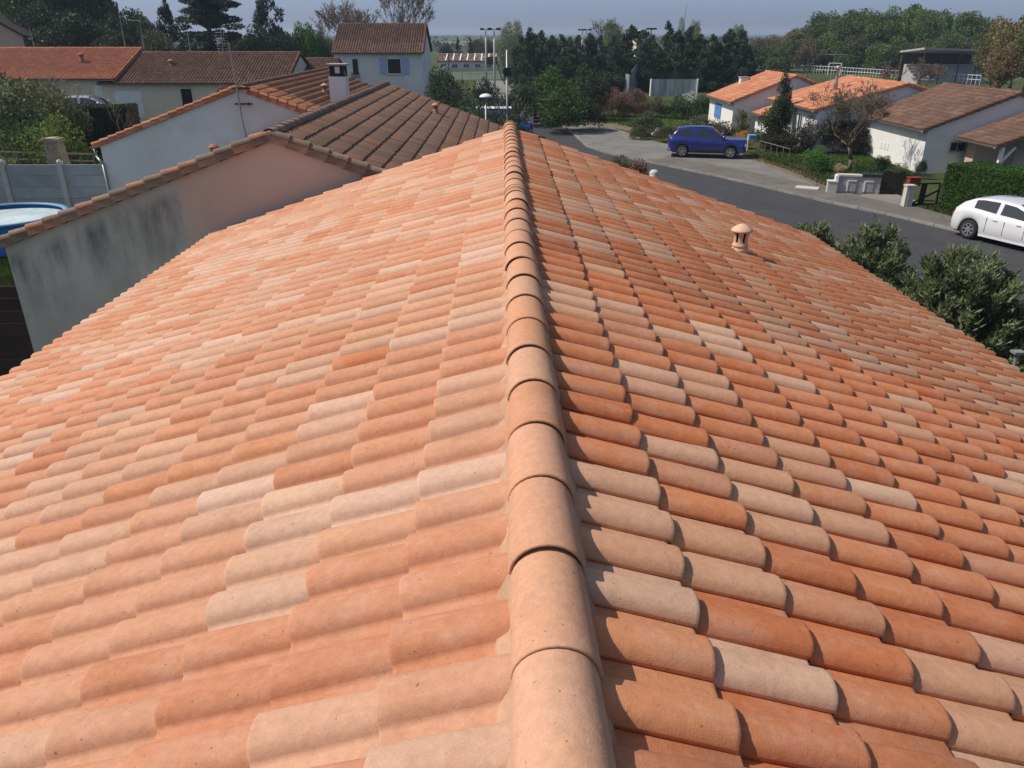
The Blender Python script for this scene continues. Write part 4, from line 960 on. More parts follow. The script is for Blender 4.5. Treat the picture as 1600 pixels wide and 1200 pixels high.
m.add([(-1.7, -.1, h - .8), (0, -.1, h + .1), (0, 3.1, h + .1), (-1.7, 3.1, h - .8)], [(0, 1, 2, 3)]); m.add([(1.7, -.1, h - .8), (0, -.1, h + .1), (0, 3.1, h + .1), (1.7, 3.1, h - .8)], [(3, 2, 1, 0)]); m.build('roof', WHITEP, root)
# court rails
def rail_fence(name, label, pts, h, mat, n, rails=(1.0,), r=.03, group=None, mesh=False):
    root = empty(name, pts[0], 0, label, 'fence', group); o = Vector(pts[0]); tot = sum((Vector(b) - Vector(a)).length for a, b in zip(pts, pts[1:]))
    for f_ in rails:
        m = MB()
        for a, b in zip(pts, pts[1:]): m.bar(Vector(a) - o + Vector((0, 0, h * f_)), Vector(b) - o + Vector((0, 0, h * f_)), r * 1.6, r * 1.6)
        m.build('rail', mat, root)
    for k in range(n + 1):
        d_ = tot * k / n
        for a, b in zip(pts, pts[1:]):
            l = (Vector(b) - Vector(a)).length
            if d_ <= l + 1e-6: p = Vector(a).lerp(Vector(b), d_ / l); break
            d_ -= l
        m = MB(); m.tube(p - o, p - o + Vector((0, 0, h)), r, n=6); m.build('post', mat, root)
    return root
rail_fence('court_fence', 'row of slim posts and wires along the near edge of the green court', [gp(722, 127), gp(900, 124)], 2.0, METALG, 14, (.98, .5, .08), .035)
rail_fence('path_rail', 'pale rail running diagonally past the low building to the court', [gp(694, 111), gp(760, 102)], .7, CONCP, 5, (1.0,), .11)
for lab, px, yb, yt, w_ in (('dark post left in front of the striped roof', 701, 110, 85, .12), ('dark post in the middle of the striped roof', 748, 103, 87, .12), ('thin pale post before the striped roof', 726, 104, 74, .06), ('slim dark net post on the grey court', 773, 139, 101, .09), ('white post with crossbar at the left of the court', 727, 146, 131, .05)):
    g_ = gp(px, yb); t_ = dp(px, yt, g_.y); root = empty('post', g_, 0, lab, 'post'); m = MB(); m.tube((0, 0, 0), (0, 0, t_.z), w_, w_ * .8, 8); m.build('shaft', METALD if 'dark' in lab else CONCP, root); m = MB(); m.obox((0, 0, t_.z + .05), (w_ * (10 if 'crossbar' in lab else 2.6), w_ * 2, .08)); m.build('cap', METALD if 'dark' in lab else CONCP, root)
g_ = gp(786, 128); root = empty('basketball_hoop', g_, 0, 'grey sports hoop stand with a square board on the court', 'hoop'); m = MB(); m.bar((0, 0, 0), (-.9, 0, 2.6), .15, .15); m.bar((-.9, 0, 2.6), (-1.4, 0, 2.8), .1, .1); m.build('frame', METALD, root)
m = MB(); m.obox((-1.6, 0, 2.9), (1.5, .06, 1.0)); m.build('backboard', METALD, root)
# white railing of the pitch, goal, grandstand
rail_fence('pitch_railing', 'long white railing at the far side of the football pitch', [gp(1230, 112), gp(1300, 116.5), gp(1400, 124), gp(1530, 133)], 1.25, WHITEP, 60, (1.0, .55), .035)
a, b = gp(1293, 117.5), gp(1312, 118); root = empty('goal', a, 0, 'white football goal in front of the white railing', 'goal'); wdg = (b - a); m = MB(); H_ = 1.9
m.tube((0, 0, 0), (0, 0, H_), .08); m.tube(wdg, wdg + Vector((0, 0, H_)), .08); m.tube((0, 0, H_), wdg + Vector((0, 0, H_)), .045); m.build('frame', WHITEP, root)
YS = 118.0; a = dp(1428, 76, YS); b = dp(1546, 80, YS)
root = empty('grandstand', ((a.x + b.x) / 2, YS, 0), 0, 'dark open grandstand with a flat roof behind the white railing', 'grandstand'); wd = b.x - a.x
m = MB(); m.add([(-wd / 2, -3, a.z - .05), (wd / 2, -3, b.z - .05), (wd / 2, 4, b.z - .6), (-wd / 2, 4, a.z - .6), (-wd / 2, -3, a.z + .2), (wd / 2, -3, b.z + .2), (wd / 2, 4, b.z - .35), (-wd / 2, 4, a.z - .35)], [(0, 3, 2, 1), (4, 5, 6, 7), (0, 1, 5, 4), (1, 2, 6, 5), (2, 3, 7, 6), (3, 0, 4, 7)]); m.build('roof', CONC, root)
m = MB(); m.box(-wd / 2 + .3, wd / 2 - .3, 3.6, 3.9, 0, a.z - .7); m.build('back_wall', M('brown_board', (.06, .045, .04), .9), root)
for k in range(6): m = MB(); m.box(-wd / 2 + .5, wd / 2 - .5, 3 - k * .8 - .8, 3 - k * .8, 0, 2.4 - k * .38); m.build('terrace_step', CONC, root)
for k in range(5): x = -wd / 2 + .4 + (wd - .8) * k / 4; m = MB(); m.tube((x, -2.6, 0), (x, -2.6, min(a.z, b.z) - .1), .08); m.build('column', METALD, root)

# right side: meter wall, gates, mailbox
def yaw_of(p, q): return math.atan2(q.y - p.y, q.x - p.x)
a, b = gp(1306, 303), gp(1372, 306); rz = yaw_of(a, b); L = (b - a).length; zt = dp(1306, 275, a.y).z
root = empty('meter_wall', a, rz, 'low grey concrete wall holding two meter cupboards beside the dark picket gate', 'wall')
m = MB(); m.box(0, L, 0, .3, 0, zt); m.build('wall', CONC, root); m = MB(); m.box(-.06, L * .55, -.05, .36, zt + .003, zt + .07); m.build('coping', CONCP, root); m = MB(); m.box(L * .55, L + .03, -.06, .4, zt + .004, zt + .13); m.build('coping', METALD, root)
m = MB(); m.box(-.12, .0, -.12, .4, 0, zt + .02); m.build('end_post', WHITEP, root)
for f_ in (.22, .62):
    m = MB(); x = L * f_; 
    m.box(x, x + .06, -.05, -.003, .15, zt - .15); m.box(x + .06, x + L * .22, -.05, -.003, zt - .2, zt - .15); c = m.build('cupboard', WHITEP, root); m = MB(); m.box(x + .065, x + L * .22, -.03, -.004, .15, zt - .21); m.build('cupboard_door', CONC, c)
a2 = gp(1299, 303); root = empty('concrete_block', a2, rz, 'small white concrete block on the pavement at the left of the meter wall', 'block'); m = MB(); m.box(-.22, .16, -.1, .35, 0, .52); m.build('block', CONCP, root); m = MB(); m.box(-.24, .18, -.12, .37, .523, .57); m.build('cap', CONCP, root)
a, b = gp(1373, 305), gp(1408, 306); rz = yaw_of(a, b); L = (b - a).length
root = empty('picket_gate', a, rz, 'dark brown picket gate between the meter wall and the white post', 'gate')
for z in (.2, .85): m = MB(); m.box(0, L, .02, .06, z, z + .09); m.build('rail', WOODD, root)
for k in range(9): m = MB(); x = L * (k + .5) / 9; h = 1.02 + .05 * math.sin(k); m.box(x - .045, x + .045, -.015, .016, .05, h); m.build('picket', WOODD, root)
a = gp(1415, 324); zt = dp(1415, 291, a.y).z; root = empty('gate_post', a, 0, 'square white concrete gate post at the left of the black gate', 'post'); m = MB(); m.box(-.16, .16, -.14, .14, 0, zt); m.build('post', CONCP, root); m = MB(); m.box(-.05, .0, -.16, -.142, .0, zt - .02); m.build('groove', CONC, root); m = MB(); m.box(-.19, .19, -.17, .17, zt + .003, zt + .06); m.build('cap', CONCP, root)
b = gp(1461, 323); rz = yaw_of(a, b); L = (b - a).length - .2; root = empty('metal_gate', a + (b - a).normalized() * .2, rz, 'black metal gate with a crooked diagonal brace next to the clipped hedge', 'gate')
for nm, p, q, w_ in (('stile', (0, 0, .05), (0, 0, .95), .07), ('stile', (L, 0, .05), (L, 0, .95), .12), ('rail', (0, 0, .95), (L, 0, .95), .06), ('rail', (0, 0, .12), (L, 0, .12), .06), ('brace', (0, 0, .14), (L, 0, .68), .07), ('plank', (L * .28, .03, .12), (L * .45, .03, .95), .26)):
    m = MB(); m.bar(p, q, .05, w_) if nm != 'plank' else m.obox((L * .40, .04, .54), (.25, .04, .82)); m.build(nm, METALD, root)
zt = 0; a = gp(1427, 318) + Vector((.1, .6, 0)); q0 = dp(1418, 290, a.y); q1 = dp(1437, 278, a.y); root = empty('mailbox', (a.x, a.y, 0), 0, 'faded red metal mailbox on a post beside the white gate post', 'mailbox')
m = MB(); cx = (q0.x + q1.x) / 2 - a.x; hw = (q1.x - q0.x) / 2; m.box(cx - hw, cx + hw, -.15, .15, q0.z, q1.z); m.build('box', REDP, root); m = MB(); m.box(cx - hw + .04, cx + hw - .1, -.165, -.153, q0.z + .03, q0.z + .07); m.build('slot', WHITEP, root); m = MB(); m.box(cx - .04, cx + .04, -.04, .04, 0, q0.z - .002); m.build('post', WOODD, root)
m = MB(); m.box(cx - hw - .03, cx + hw + .03, -.18, .18, q1.z + .002, q1.z + .035); m.build('lid', REDP, root)
# blue mailbox left, yellow-lidded bin
a = gp(1166, 236); q0, q1 = dp(1166, 220, a.y), dp(1179, 210.5, a.y); root = empty('mailbox', a, 0, 'pale blue mailbox on a white post in front of the orange shrub', 'mailbox')
m = MB(); m.box(0, q1.x - q0.x, -.15, .12, q0.z, q1.z); m.build('box', BLUEP, root); m = MB(); m.box(.12, .5, -.162, -.153, q0.z + .12, q0.z + .3); m.build('emblem', BLUES, root); m = MB(); m.tube((.05, 0, 0), (.05, 0, q0.z - .002), .05, n=8); m.build('post', CONCP, root)
a = gp(1209, 232); q0 = dp(1209, 212.5, a.y); root = empty('recycling_bin', a, 0, 'recycling bin with a bright yellow lid half hidden among shrubs', 'bin'); m = MB(); m.add([(x * s_, y * s_, z) for z, s_ in ((.05, .8), (q0.z - .05, 1)) for x, y in ((-.28, -.3), (.28, -.3), (.28, .3), (-.28, .3))], [(0, 3, 2, 1), (4, 5, 6, 7), (0, 1, 5, 4), (1, 2, 6, 5), (2, 3, 7, 6), (3, 0, 4, 7)]); m.build('bin_body', DARK, root)
m = MB(); m.box(-.31, .31, -.34, .33, q0.z - .045, q0.z); m.box(-.25, .25, -.2, .28, q0.z + .001, q0.z + .04); m.build('lid', YELLOW, root)
sl = gp(1261, 296); root = empty('concrete_slab', (sl.x, sl.y, .07), -.5, 'small pale concrete cover slab lying on the verge left of the meter wall', 'slab'); m = MB(); m.box(-.5, .5, -.3, .3, -.02, .03); m.build('slab', CONCP, root)
# little wire fence posts along the lawn
wp = [gp(x, y) for x, y in ((1182, 250), (1203, 256), (1222, 262), (1241, 270), (1258, 279), (1276, 290))]
root = rail_fence('wire_fence', 'low wire fence on thin stakes along the lawn by the car park', wp, .75, METALD, 8, (.9, .5), .010)
root = rail_fence('rail_fence', 'weathered rail fence in front of the shrubs behind the blue suv', [gp(1185, 238), gp(1232, 252)], .7, WOODG, 5, (.95,), .018)
m = MB(); q = gp(1022, 300)
root = empty('gate_post', (dp(1022, 272, 19).x, 19, 0), 0, 'cream post with a rounded finial just beyond the right hand roof edge', 'post'); z = dp(1022, 266, 19).z; m = MB(); m.box(-.1, .1, -.1, .1, 0, z - .2); m.build('shaft', CONCP, root); m = MB(); m.lathe([(.13, -.2), (.14, -.16), (.10, -.12), (.12, -.06), (.08, 0), (.001, .02)], 14, (0, 0, z)); m.build('finial', CONCP, root, True)
# bottom right corner: board fence and white post top
a = Vector((8.5, 12.6, 0)); q = dp(1572, 556, 12.3); rt = (q.x, 12.3)
root = empty('board_fence', (q.x - .1, 12.3, 0), -.9, 'dark brown upright board fence below the roof edge in the right corner', 'fence')
for k in range(28): m = MB(); m.box(k * .16, k * .16 + .145, random.uniform(-.008, .008), .03, 0, q.z - .1 + random.uniform(-.02, .02)); m.build('board', WOODG if False else WOODD, root)
m = MB(); m.box(0, 4.4, .032, .08, q.z - .45, q.z - .37); m.build('rail', WOODD, root)
q = dp(1592, 552, 11.6); root = empty('metal_post', (q.x - .02, 11.6, 0), 0, 'grey metal post with a flat cap in front of the board fence', 'post'); m = MB(); m.tube((0, 0, 0), (0, 0, q.z), .03, n=10); m.build('shaft', METALG, root); m = MB(); m.box(-.09, .09, -.07, .07, q.z, q.z + .04); m.build('cap', METALG, root)

# left side: concrete panel fence, pool, dark fence, barbecue chimney
tYF = 31.6; zt = dp(60, 257, tYF).z; x1 = dp(182, 250, tYF).x
root = empty('panel_fence', (x1, tYF, 0), 0, 'grey concrete panel fence with posts behind the blue pool', 'fence')
sp = (dp(178, 250, tYF).x - dp(88, 250, tYF).x); 
for k in range(5):
    xx = -sp * k; m = MB(); m.box(xx - .09, xx + .09, -.1, .1, 0, zt + .12); m.lathe([(.12, 0), (.06, .06), (.001, .08)], 4, (xx, 0, zt + .12)); m.build('post', CONCP, root)
    for j in range(4):
        m = MB(); s_ = random.uniform(.9, 1.08); m.box(xx - sp + .10, xx - .10, -.03, .03, zt * j / 4 + .008, zt * (j + 1) / 4 - .008, (s_ * .95, s_, s_ * 1.08)); m.build('panel', CONC, root)
pc = gp(8, 340, 1.22); R_ = 3.1; R_ = 1.95; pc = Vector((-16.7, 25.8, 0)); zt = .98
root = empty('swimming_pool', pc, 0, 'round blue above ground swimming pool behind the stained gable', 'pool')
m = MB(); m.lathe([(R_, 0), (R_, zt), (R_ - .03, zt), (R_ - .03, .1)], 48); m.build('liner', BLUEPL, root, True)
m = MB(); m.lathe([(R_ + .05, zt + .002), (R_ + .05, zt + .05), (R_ - .12, zt + .05), (R_ - .12, zt + .002)], 48); m.build('rim', M('pale_blue_plastic', (.14, .28, .44), .5, .1, bmp=0), root, True)
m = MB(); m.lathe([(R_ - .035, zt - .12), (.001, zt - .12)], 48); cov = M('pool_cover', (.45, .55, .56), .5, .25, 1.2, 8, .6, dist=.05, stain=(.2, .32, .42), stain_amt=.7, stain_scale=.5); m.build('cover', cov, root)
YD = 13.9; xa = XA - HA + .1; zt = dp(30, 447, YD).z
root = empty('board_fence', (xa, YD, 0), 0, 'dark horizontal board fence joined to the corner of the stained gable wall', 'fence')
nb = 9
for j in range(nb): m = MB(); s_ = random.uniform(.8, 1.2); m.box(-5, -.02, random.uniform(-.004, .004), .03, zt * j / nb + .006, zt * (j + 1) / nb - .006, (s_, s_, s_)); m.build('board', WOODD, root)
for k in range(3): m = MB(); m.box(-.1 - k * 1.9, -.02 - k * 1.9, .032, .11, 0, zt + .03); m.build('post', METALD, root)
q = dp(92, 256, 34); root = empty('barbecue_chimney', (q.x + .1, 34, 0), 0, 'leaning sandy stone garden chimney with a round hole behind the panel fence', 'chimney')
zt = dp(82, 216, 34).z; SAND = M('sandstone', (.36, .29, .20), .95, .25, 3, 30, .6); m = MB()
xo = dp(83, 225, 34).x - root.location.x
m.add([(-.42, -.3, 0), (.42, -.3, 0), (.42, .3, 0), (-.42, .3, 0), (xo - .27, -.25, zt - .12), (xo + .30, -.25, zt - .12), (xo + .3, .25, zt - .12), (xo - .27, .25, zt - .12)], [(0, 3, 2, 1), (4, 5, 6, 7), (0, 1, 5, 4), (1, 2, 6, 5), (2, 3, 7, 6), (3, 0, 4, 7)]); m.build('stack', SAND, root)
m = MB()
for k in range(6):
    A0 = math.pi * k / 6; A1 = math.pi * (k + 1) / 6; m.slab([(xo + .38 * math.cos(A1), -.33), (xo + .38 * math.cos(A0) - .0, -.33), (xo + .38 * math.cos(A0), .33), (xo + .38 * math.cos(A1), .33)], zt - .118, zt - .09 + .12 * math.sin((A0 + A1) / 2))
m.build('hood', SAND, root); m = MB(); m.lathe([(.15, -.01), (.15, .02), (.001, .02)], 16, (xo + .02, -.262, zt - .35), 'y'); m.build('smoke_hole', DARK, root)
rail_fence('rail_fence', 'weathered grey rail fence behind the grey concrete panels at left', [Vector((dp(-30, 243, 37).x, 37, 0)), Vector((dp(165, 255, 37).x, 36, 0))], 1.55, WOODG, 9, (1.0, .8, .62), .035)

# ------------------------------------------------------------------ vegetation
def leaf_quads(P, D, size, width, rs, tint):
    """P points (n,3), D preferred leaf axis (n,3); diamond shaped leaves"""
    n = len(P); A = D + rs.normal(size=(n, 3)) * .55; A /= np.linalg.norm(A, axis=1)[:, None] + 1e-9
    R = rs.normal(size=(n, 3)); B = np.cross(A, R); B /= np.linalg.norm(B, axis=1)[:, None] + 1e-9
    s = (size * rs.uniform(.6, 1.3, n))[:, None]; wd = s * width
    V = np.stack([P - A * s * .5, P + B * wd * .5, P + A * s * .5, P - B * wd * .5], axis=1).reshape(-1, 3)
    Fq = np.arange(n * 4).reshape(-1, 4); T = np.repeat(tint, 4, axis=0)
    return V, Fq, T
def lumpy(kind, n, seed, leaf, width=.6, scale=(1, 1, 1), tv=.32):
    """foliage in a 1 x 1 x 1 box (base at z=0), scaled to real size"""
    rs = np.random.RandomState(seed); L = []
    if kind == 'broad':
        for _ in range(34):
            d = rs.normal(size=3); d /= np.linalg.norm(d); r = rs.uniform(.45, .95); L.append((.36 * r * d[0], .36 * r * d[1], .60 + .30 * r * d[2], rs.uniform(.09, .17), 1.0))
    elif kind in ('bush', 'thicket'):
        for _ in range(30):
            d = rs.normal(size=3); d /= np.linalg.norm(d); d[2] = abs(d[2]) if rs.rand() < .75 else d[2] * .4; r = rs.uniform(.5, 1)
            L.append((.36 * r * d[0], .36 * r * d[1], .30 + .50 * r * d[2], rs.uniform(.10, .18), 1.1))
    elif kind == 'tall':
        for k in range(30):
            h = rs.uniform(.06, .93); r = .36 * math.sin(math.pi * min(1, h * .75 + .25)) ** .7; a = rs.uniform(0, 6.28); r *= rs.uniform(.2, 1)
            L.append((r * math.cos(a), r * math.sin(a), h, rs.uniform(.08, .15), 1.5))
    elif kind == 'column':
        for k in range(26):
            h = k / 25; r = .33 * (1 - h) ** .55 * (1 if h > .08 else .8); a = rs.uniform(0, 6.28); L.append((r * .5 * math.cos(a), r * .5 * math.sin(a), .04 + h * .9, .05 + r * .7, 1.0))
    elif kind == 'pine':
        for k in range(44):
            h = rs.uniform(0, 1) ** .9; r = .44 * (1 - h) ** .75; a = rs.uniform(0, 6.28); q = rs.uniform(.4, 1)
            L.append((r * q * math.cos(a), r * q * math.sin(a), .05 + h * .92, .03 + .11 * (1 - h) ** .6, .8))
    elif kind == 'cedar':
        for k in range(190):
            lay = rs.randint(0, 15); h = .16 + lay * .056 + rs.uniform(-.014, .014); r = (.50 * (1 - (lay / 15.5) ** 1.5) + .04) * (.8 + .3 * math.sin(lay * 2.4 + 1)); a = rs.uniform(0, 6.28); q = rs.uniform(.1, 1)
            L.append((r * q * math.cos(a), r * q * math.sin(a), h - .05 * q, rs.uniform(.05, .10), .26))
    elif kind == 'poplar':
        for k in range(30):
            h = k / 29; r = .30 * math.sin(math.pi * (h * .86 + .12)) ** .8; a = rs.uniform(0, 6.28); L.append((r * .6 * math.cos(a), r * .6 * math.sin(a), .05 + h * .93, .06 + r * .35, 1.7 if h < .9 else 1.0))
    L = np.array(L); wgt = L[:, 3] ** 2; idx = rs.choice(len(L), n, p=wgt / wgt.sum())
    d = rs.normal(size=(n, 3)); d /= np.linalg.norm(d, axis=1)[:, None]
    rr = L[idx, 3] * (.35 + .65 * rs.uniform(0, 1, n) ** .45) * (1 + .18 * (rs.uniform(0, 1, n) > .93))
    P = L[idx, :3] + d * rr[:, None] * np.stack([np.ones(n), np.ones(n), L[idx, 4]], axis=1)
    if kind in ('pine', 'column'): D = d * .6 + np.array([0, 0, .9])
    elif kind == 'cedar': D = d * np.array([1, 1, .1])
    else: D = d * .7 + rs.normal(size=(n, 3)) * .3
    lt = 1 + rs.uniform(-tv, tv, len(L)); t = lt[idx] * rs.uniform(1 - tv, 1 + tv, n)
    T = np.stack([t * rs.uniform(.9, 1.15, n), t, t * rs.uniform(.85, 1.1, n)], axis=1)
    zt_ = np.percentile(P[:, 2], 99.6); P[:, 2] /= zt_; rr_ = np.percentile(np.hypot(P[:, 0], P[:, 1]), 98.5); P[:, :2] *= .5 / rr_
    P[:, 2] = np.maximum(P[:, 2], .012)
    sc = np.array(scale); P = P * sc
    return leaf_quads(P, D, leaf, width, rs, T)
def crown_mesh(name, kind, n, seed, leaf, width=.6, scale=(1, 1, 1), mat=None, tv=.32):
    V, Fq, T = lumpy(kind, n, seed, leaf, width, scale, tv); me = np_mesh(name, V, Fq, T); me.materials.append(mat or LEAF); return me
def branches(seed, h, spread, depth_=5, r0=.10, lean=(0, 0), up=.55, n0=3, taper=.66, twig=.006):
    rnd = random.Random(seed); m = MB()
    def rec(p, d_, L, r, k):
        q = p
        for s_ in range(2):
            d2 = (d_ + Vector((rnd.gauss(0, .13), rnd.gauss(0, .13), rnd.gauss(0, .08) + .04 * up))).normalized(); nx = q + d2 * L / 2
            m.tube(q, nx, max(twig, r), max(twig * .8, r * .82), 6 if k < 2 else 4 if k < 4 else 3); q = nx; r *= .82; d_ = d2
        if k >= depth_: return
        for b in range(n0 if k else n0 + 1):
            a = rnd.uniform(0, 6.28); sp = rnd.uniform(.35, 1) * spread; side = Vector((math.cos(a), math.sin(a), rnd.uniform(-.1, .35)))
            rec(q, (d_ * (1 - sp * .55) + side * sp + Vector((0, 0, up * .25))).normalized(), L * rnd.uniform(.58, .86), r * rnd.uniform(.5, .72), k + 1)
    rec(Vector((0, 0, 0)), Vector((lean[0], lean[1], 1)).normalized(), h * .34, r0, 0)
    return m
# shared foliage (unit footprints at a real size; copies are scaled a little)
LIB = {}
def lib(kind, i):
    key = (kind, i)
    if key not in LIB:
        spec = {'broad': (9000, .34, .65, (8, 8, 10)), 'bush': (5200, .11, .55, (2.4, 2.4, 2.0)), 'pine': (8000, .34, .28, (4.5, 4.5, 8)), 'tall': (7000, .17, .6, (3, 3, 5)),
                'thicket': (6500, .34, .65, (8, 8, 6)), 'cedar': (36000, .42, .3, (12, 12, 14)), 'column': (8000, .16, .3, (1.6, 1.6, 5)), 'poplar': (5000, .30, .5, (4, 4, 14))}[kind]
        LIB[key] = (crown_mesh('crown', kind, spec[0], 100 + i * 7 + len(kind), spec[1], spec[2], spec[3], NEEDLE if kind in ('pine', 'cedar', 'column') else LEAF), spec[3])
    return LIB[key]
TRUNKS = {}
def plant(name, label, cat, base, height, width, kind, color, var=0, group=None, trunk=.06, trunk_h=.6, rot=None):
    root = empty(name, base, rot if rot is not None else random.uniform(0, 6.28), label, cat, group)
    me, sc = lib(kind, var); o = bpy.data.objects.new('crown' if cat == 'tree' else 'foliage', me); COL.objects.link(o); o.parent = root
    o.scale = (width / sc[0], width / sc[1] , height / sc[2]); o.color = (*[min(.6, x * 1.72) for x in color], 1)
    if trunk:
        r = trunk; key = (round(r, 2), round(height * trunk_h, 1))
        if key not in TRUNKS:
            m = MB(); a = Vector((0, 0, 0)); rnd = random.Random(int(r * 1000)); H_ = height * trunk_h; p = a
            for k in range(4):
                q = Vector((rnd.gauss(0, .02) * height * .3, rnd.gauss(0, .02) * height * .3, H_ * (k + 1) / 4)); m.tube(p, q, r * (1 - .2 * k), r * (.8 - .2 * k), 7); p = q
            for k in range(5):
                a_ = k * 1.256 + .3; b0 = Vector((0, 0, H_ * (.45 + .1 * k))); m.tube(b0, b0 + Vector((math.cos(a_), math.sin(a_), .8)) * height * .16, r * .4, r * .12, 5)
            TRUNKS[key] = m.mesh('trunk', True); TRUNKS[key].materials.append(BARK)
        t = bpy.data.objects.new('trunk' if cat == 'tree' else 'stem', TRUNKS[key]); COL.objects.link(t); t.parent = root
    return root
def at(px, Y=None, py=None):
    if py is not None: return gp(px, py)
    return Vector((dp(px, 100, Y).x, Y, 0))
def plant_px(name, label, cat, px, ytop, wpx, kind, color, Y=None, py=None, var=0, **kw):
    b = at(px, Y, py); zt = dp(px, ytop, b.y).z; dep = depth((b.x, b.y, zt / 2)); wm = wpx * dep / FPX
    return plant(name, label, cat, b, zt, wm, kind, color, var, **kw)
G_DARK, G_PINE, G_MID, G_BRIGHT, G_OLIVE, G_BROWN, G_GREY, G_RED = (.028, .048, .018), (.025, .042, .022), (.036, .062, .018), (.045, .095, .018), (.065, .075, .03), (.085, .07, .04), (.06, .075, .05), (.12, .055, .05)
ORD = ['first', 'second', 'third', 'fourth', 'fifth', 'sixth', 'seventh', 'eighth', 'ninth', 'tenth', 'eleventh', 'twelfth', 'thirteenth', 'fourteenth', 'fifteenth', 'sixteenth', 'seventeenth', 'eighteenth', 'nineteenth', 'twentieth', 'twenty-first', 'twenty-second', 'twenty-third', 'twenty-fourth', 'twenty-fifth', 'twenty-sixth', 'twenty-seventh', 'twenty-eighth']
# pine row behind the courts
row = [(812, 58, 26), (828, 46, 34), (845, 50, 30), (862, 58, 30), (876, 56, 28), (890, 60, 26), (903, 57, 28), (920, 54, 30), (938, 58, 28), (957, 60, 26), (972, 56, 30), (986, 42, 40), (1003, 50, 34), (1018, 57, 30), (1039, 36, 30), (1056, 50, 36), (1075, 45, 38), (1093, 56, 34), (1110, 56, 34), (1136, 48, 36), (1152, 49, 34), (1163, 64, 30)]
row.sort()
for i, (px, yt, wp_) in enumerate(row):
    d_ = 'narrow spire topped' if px == 1039 else random.choice(['dense dark', 'ragged dark', 'deep green'])
    plant_px('pine_tree', f'{d_} conifer, {ORD[i]} from the left in the row behind the courts', 'tree', px + random.uniform(-1, 1), yt, wp_ * 2.0, 'pine', [G_PINE, (.022, .036, .020), G_DARK, (.026, .044, .026)][i % 4], Y=104 + (i % 3) * 2.2 + random.uniform(-1, 1) - (px - 980) * .02, var=i % 4, group='conifers in the row behind the courts', trunk=.16)
# filler conifers nearer, low skirts
for i, px in enumerate(range(822, 1170, 23)):
    plant_px('pine_tree', f'lower shaded conifer in front of the tall row, {ORD[i]} from the left', 'tree', px, 66 + (i * 7) % 18, 62, 'pine', [G_PINE, G_DARK][i % 2], Y=100.5 + (i % 2), var=(i + 2) % 4, group='lower conifers in front of the tall row', trunk=.12)
for i, (px, yt, wp_) in enumerate([(786, 44, 18), (795, 35, 20), (805, 33, 16), (811, 34, 12)]):
    plant_px('poplar_tree', f'pale green slender poplar beside the pines, {ORD[i]} of four from the left', 'tree', px, yt, wp_ * 1.5, 'poplar', (.12, .14, .07), Y=150 + i * 3, var=i % 2, group='pale poplars left of the pines', trunk=.2)
for px, yt, wp_, lab in ((1060, 28, 16, 'slim pale poplar poking out above the pines under the radio mast'), (1079, 34, 26, 'hazy pale green tree just right of the radio mast'), (955, 31, 32, 'light green spring tree rising above the pines right of the floodlight pair'), (1147, 40, 30, 'grey hazy tree top above the right end of the pines')):
    plant_px('poplar_tree' if wp_ < 20 else 'leafy_tree', lab, 'tree', px, yt, wp_, 'poplar' if wp_ < 20 else 'broad', (.10, .14, .055), Y=150, var=1, trunk=.2)
# wood behind the pitch
wood = [(1178, 66, 34, 1), (1196, 62, 36, 1), (1215, 56, 36, 1), (1238, 48, 40, 1), (1262, 37, 48, 0), (1285, 20, 52, 0), (1306, 26, 40, 0), (1327, 16, 50, 0), (1350, 24, 44, 2), (1372, 19, 50, 2), (1395, 13, 46, 2), (1416, 9, 44, 0), (1434, 18, 40, 2), (1452, 18, 44, 0), (1475, 20, 46, 0), (1500, 20, 46, 0), (1519, 30, 44, 0)]
cols = [(.044, .072, .020), (.085, .082, .040), (.056, .090, .024)]
for i, (px, yt, wp_, c_) in enumerate(wood):
    lab = ['dark green leafy tree', 'brownish budding tree', 'fresh mid green tree'][c_]
    plant_px('leafy_tree', f'{lab} in the wood beyond the pitch, {ORD[i]} from the left', 'tree', px, yt, wp_ * 1.45, 'broad', cols[c_], Y=166 + (i % 3) * 5 - (px - 1180) * .05, var=i % 4, group='trees of the wood beyond the pitch', trunk=.25)
for i, px in enumerate(range(1180, 1560, 27)):
    plant_px('leafy_tree', f'low bushy tree at the foot of the pitch wood, {ORD[i]} from the left', 'tree', px, 62 + (i * 11) % 20 - (px > 1250) * 12, 62, 'thicket', cols[(i + 1) % 3] if i % 3 else (.055, .05, .03), Y=156 - (px - 1180) * .05 - (i % 2) * 2, var=(i + 1) % 4, group='low trees at the foot of the wood', trunk=.2)
for i, (px, yt, wp_, Y_) in enumerate([(1557, 30, 70, 92), (1585, 24, 80, 86), (1612, 30, 90, 80), (1570, 70, 60, 78)]):
    plant_px('leafy_tree', f'{["brownish willow like tree", "tall brown green tree", "olive brown tree cut by the frame", "lower brown twiggy tree"][i]} at the right edge beside the grandstand', 'tree', px, yt, wp_, 'broad', [(.10, .09, .035), (.11, .10, .04), (.085, .10, .035), (.12, .09, .045)][i], Y=Y_, var=i % 4, trunk=.25)
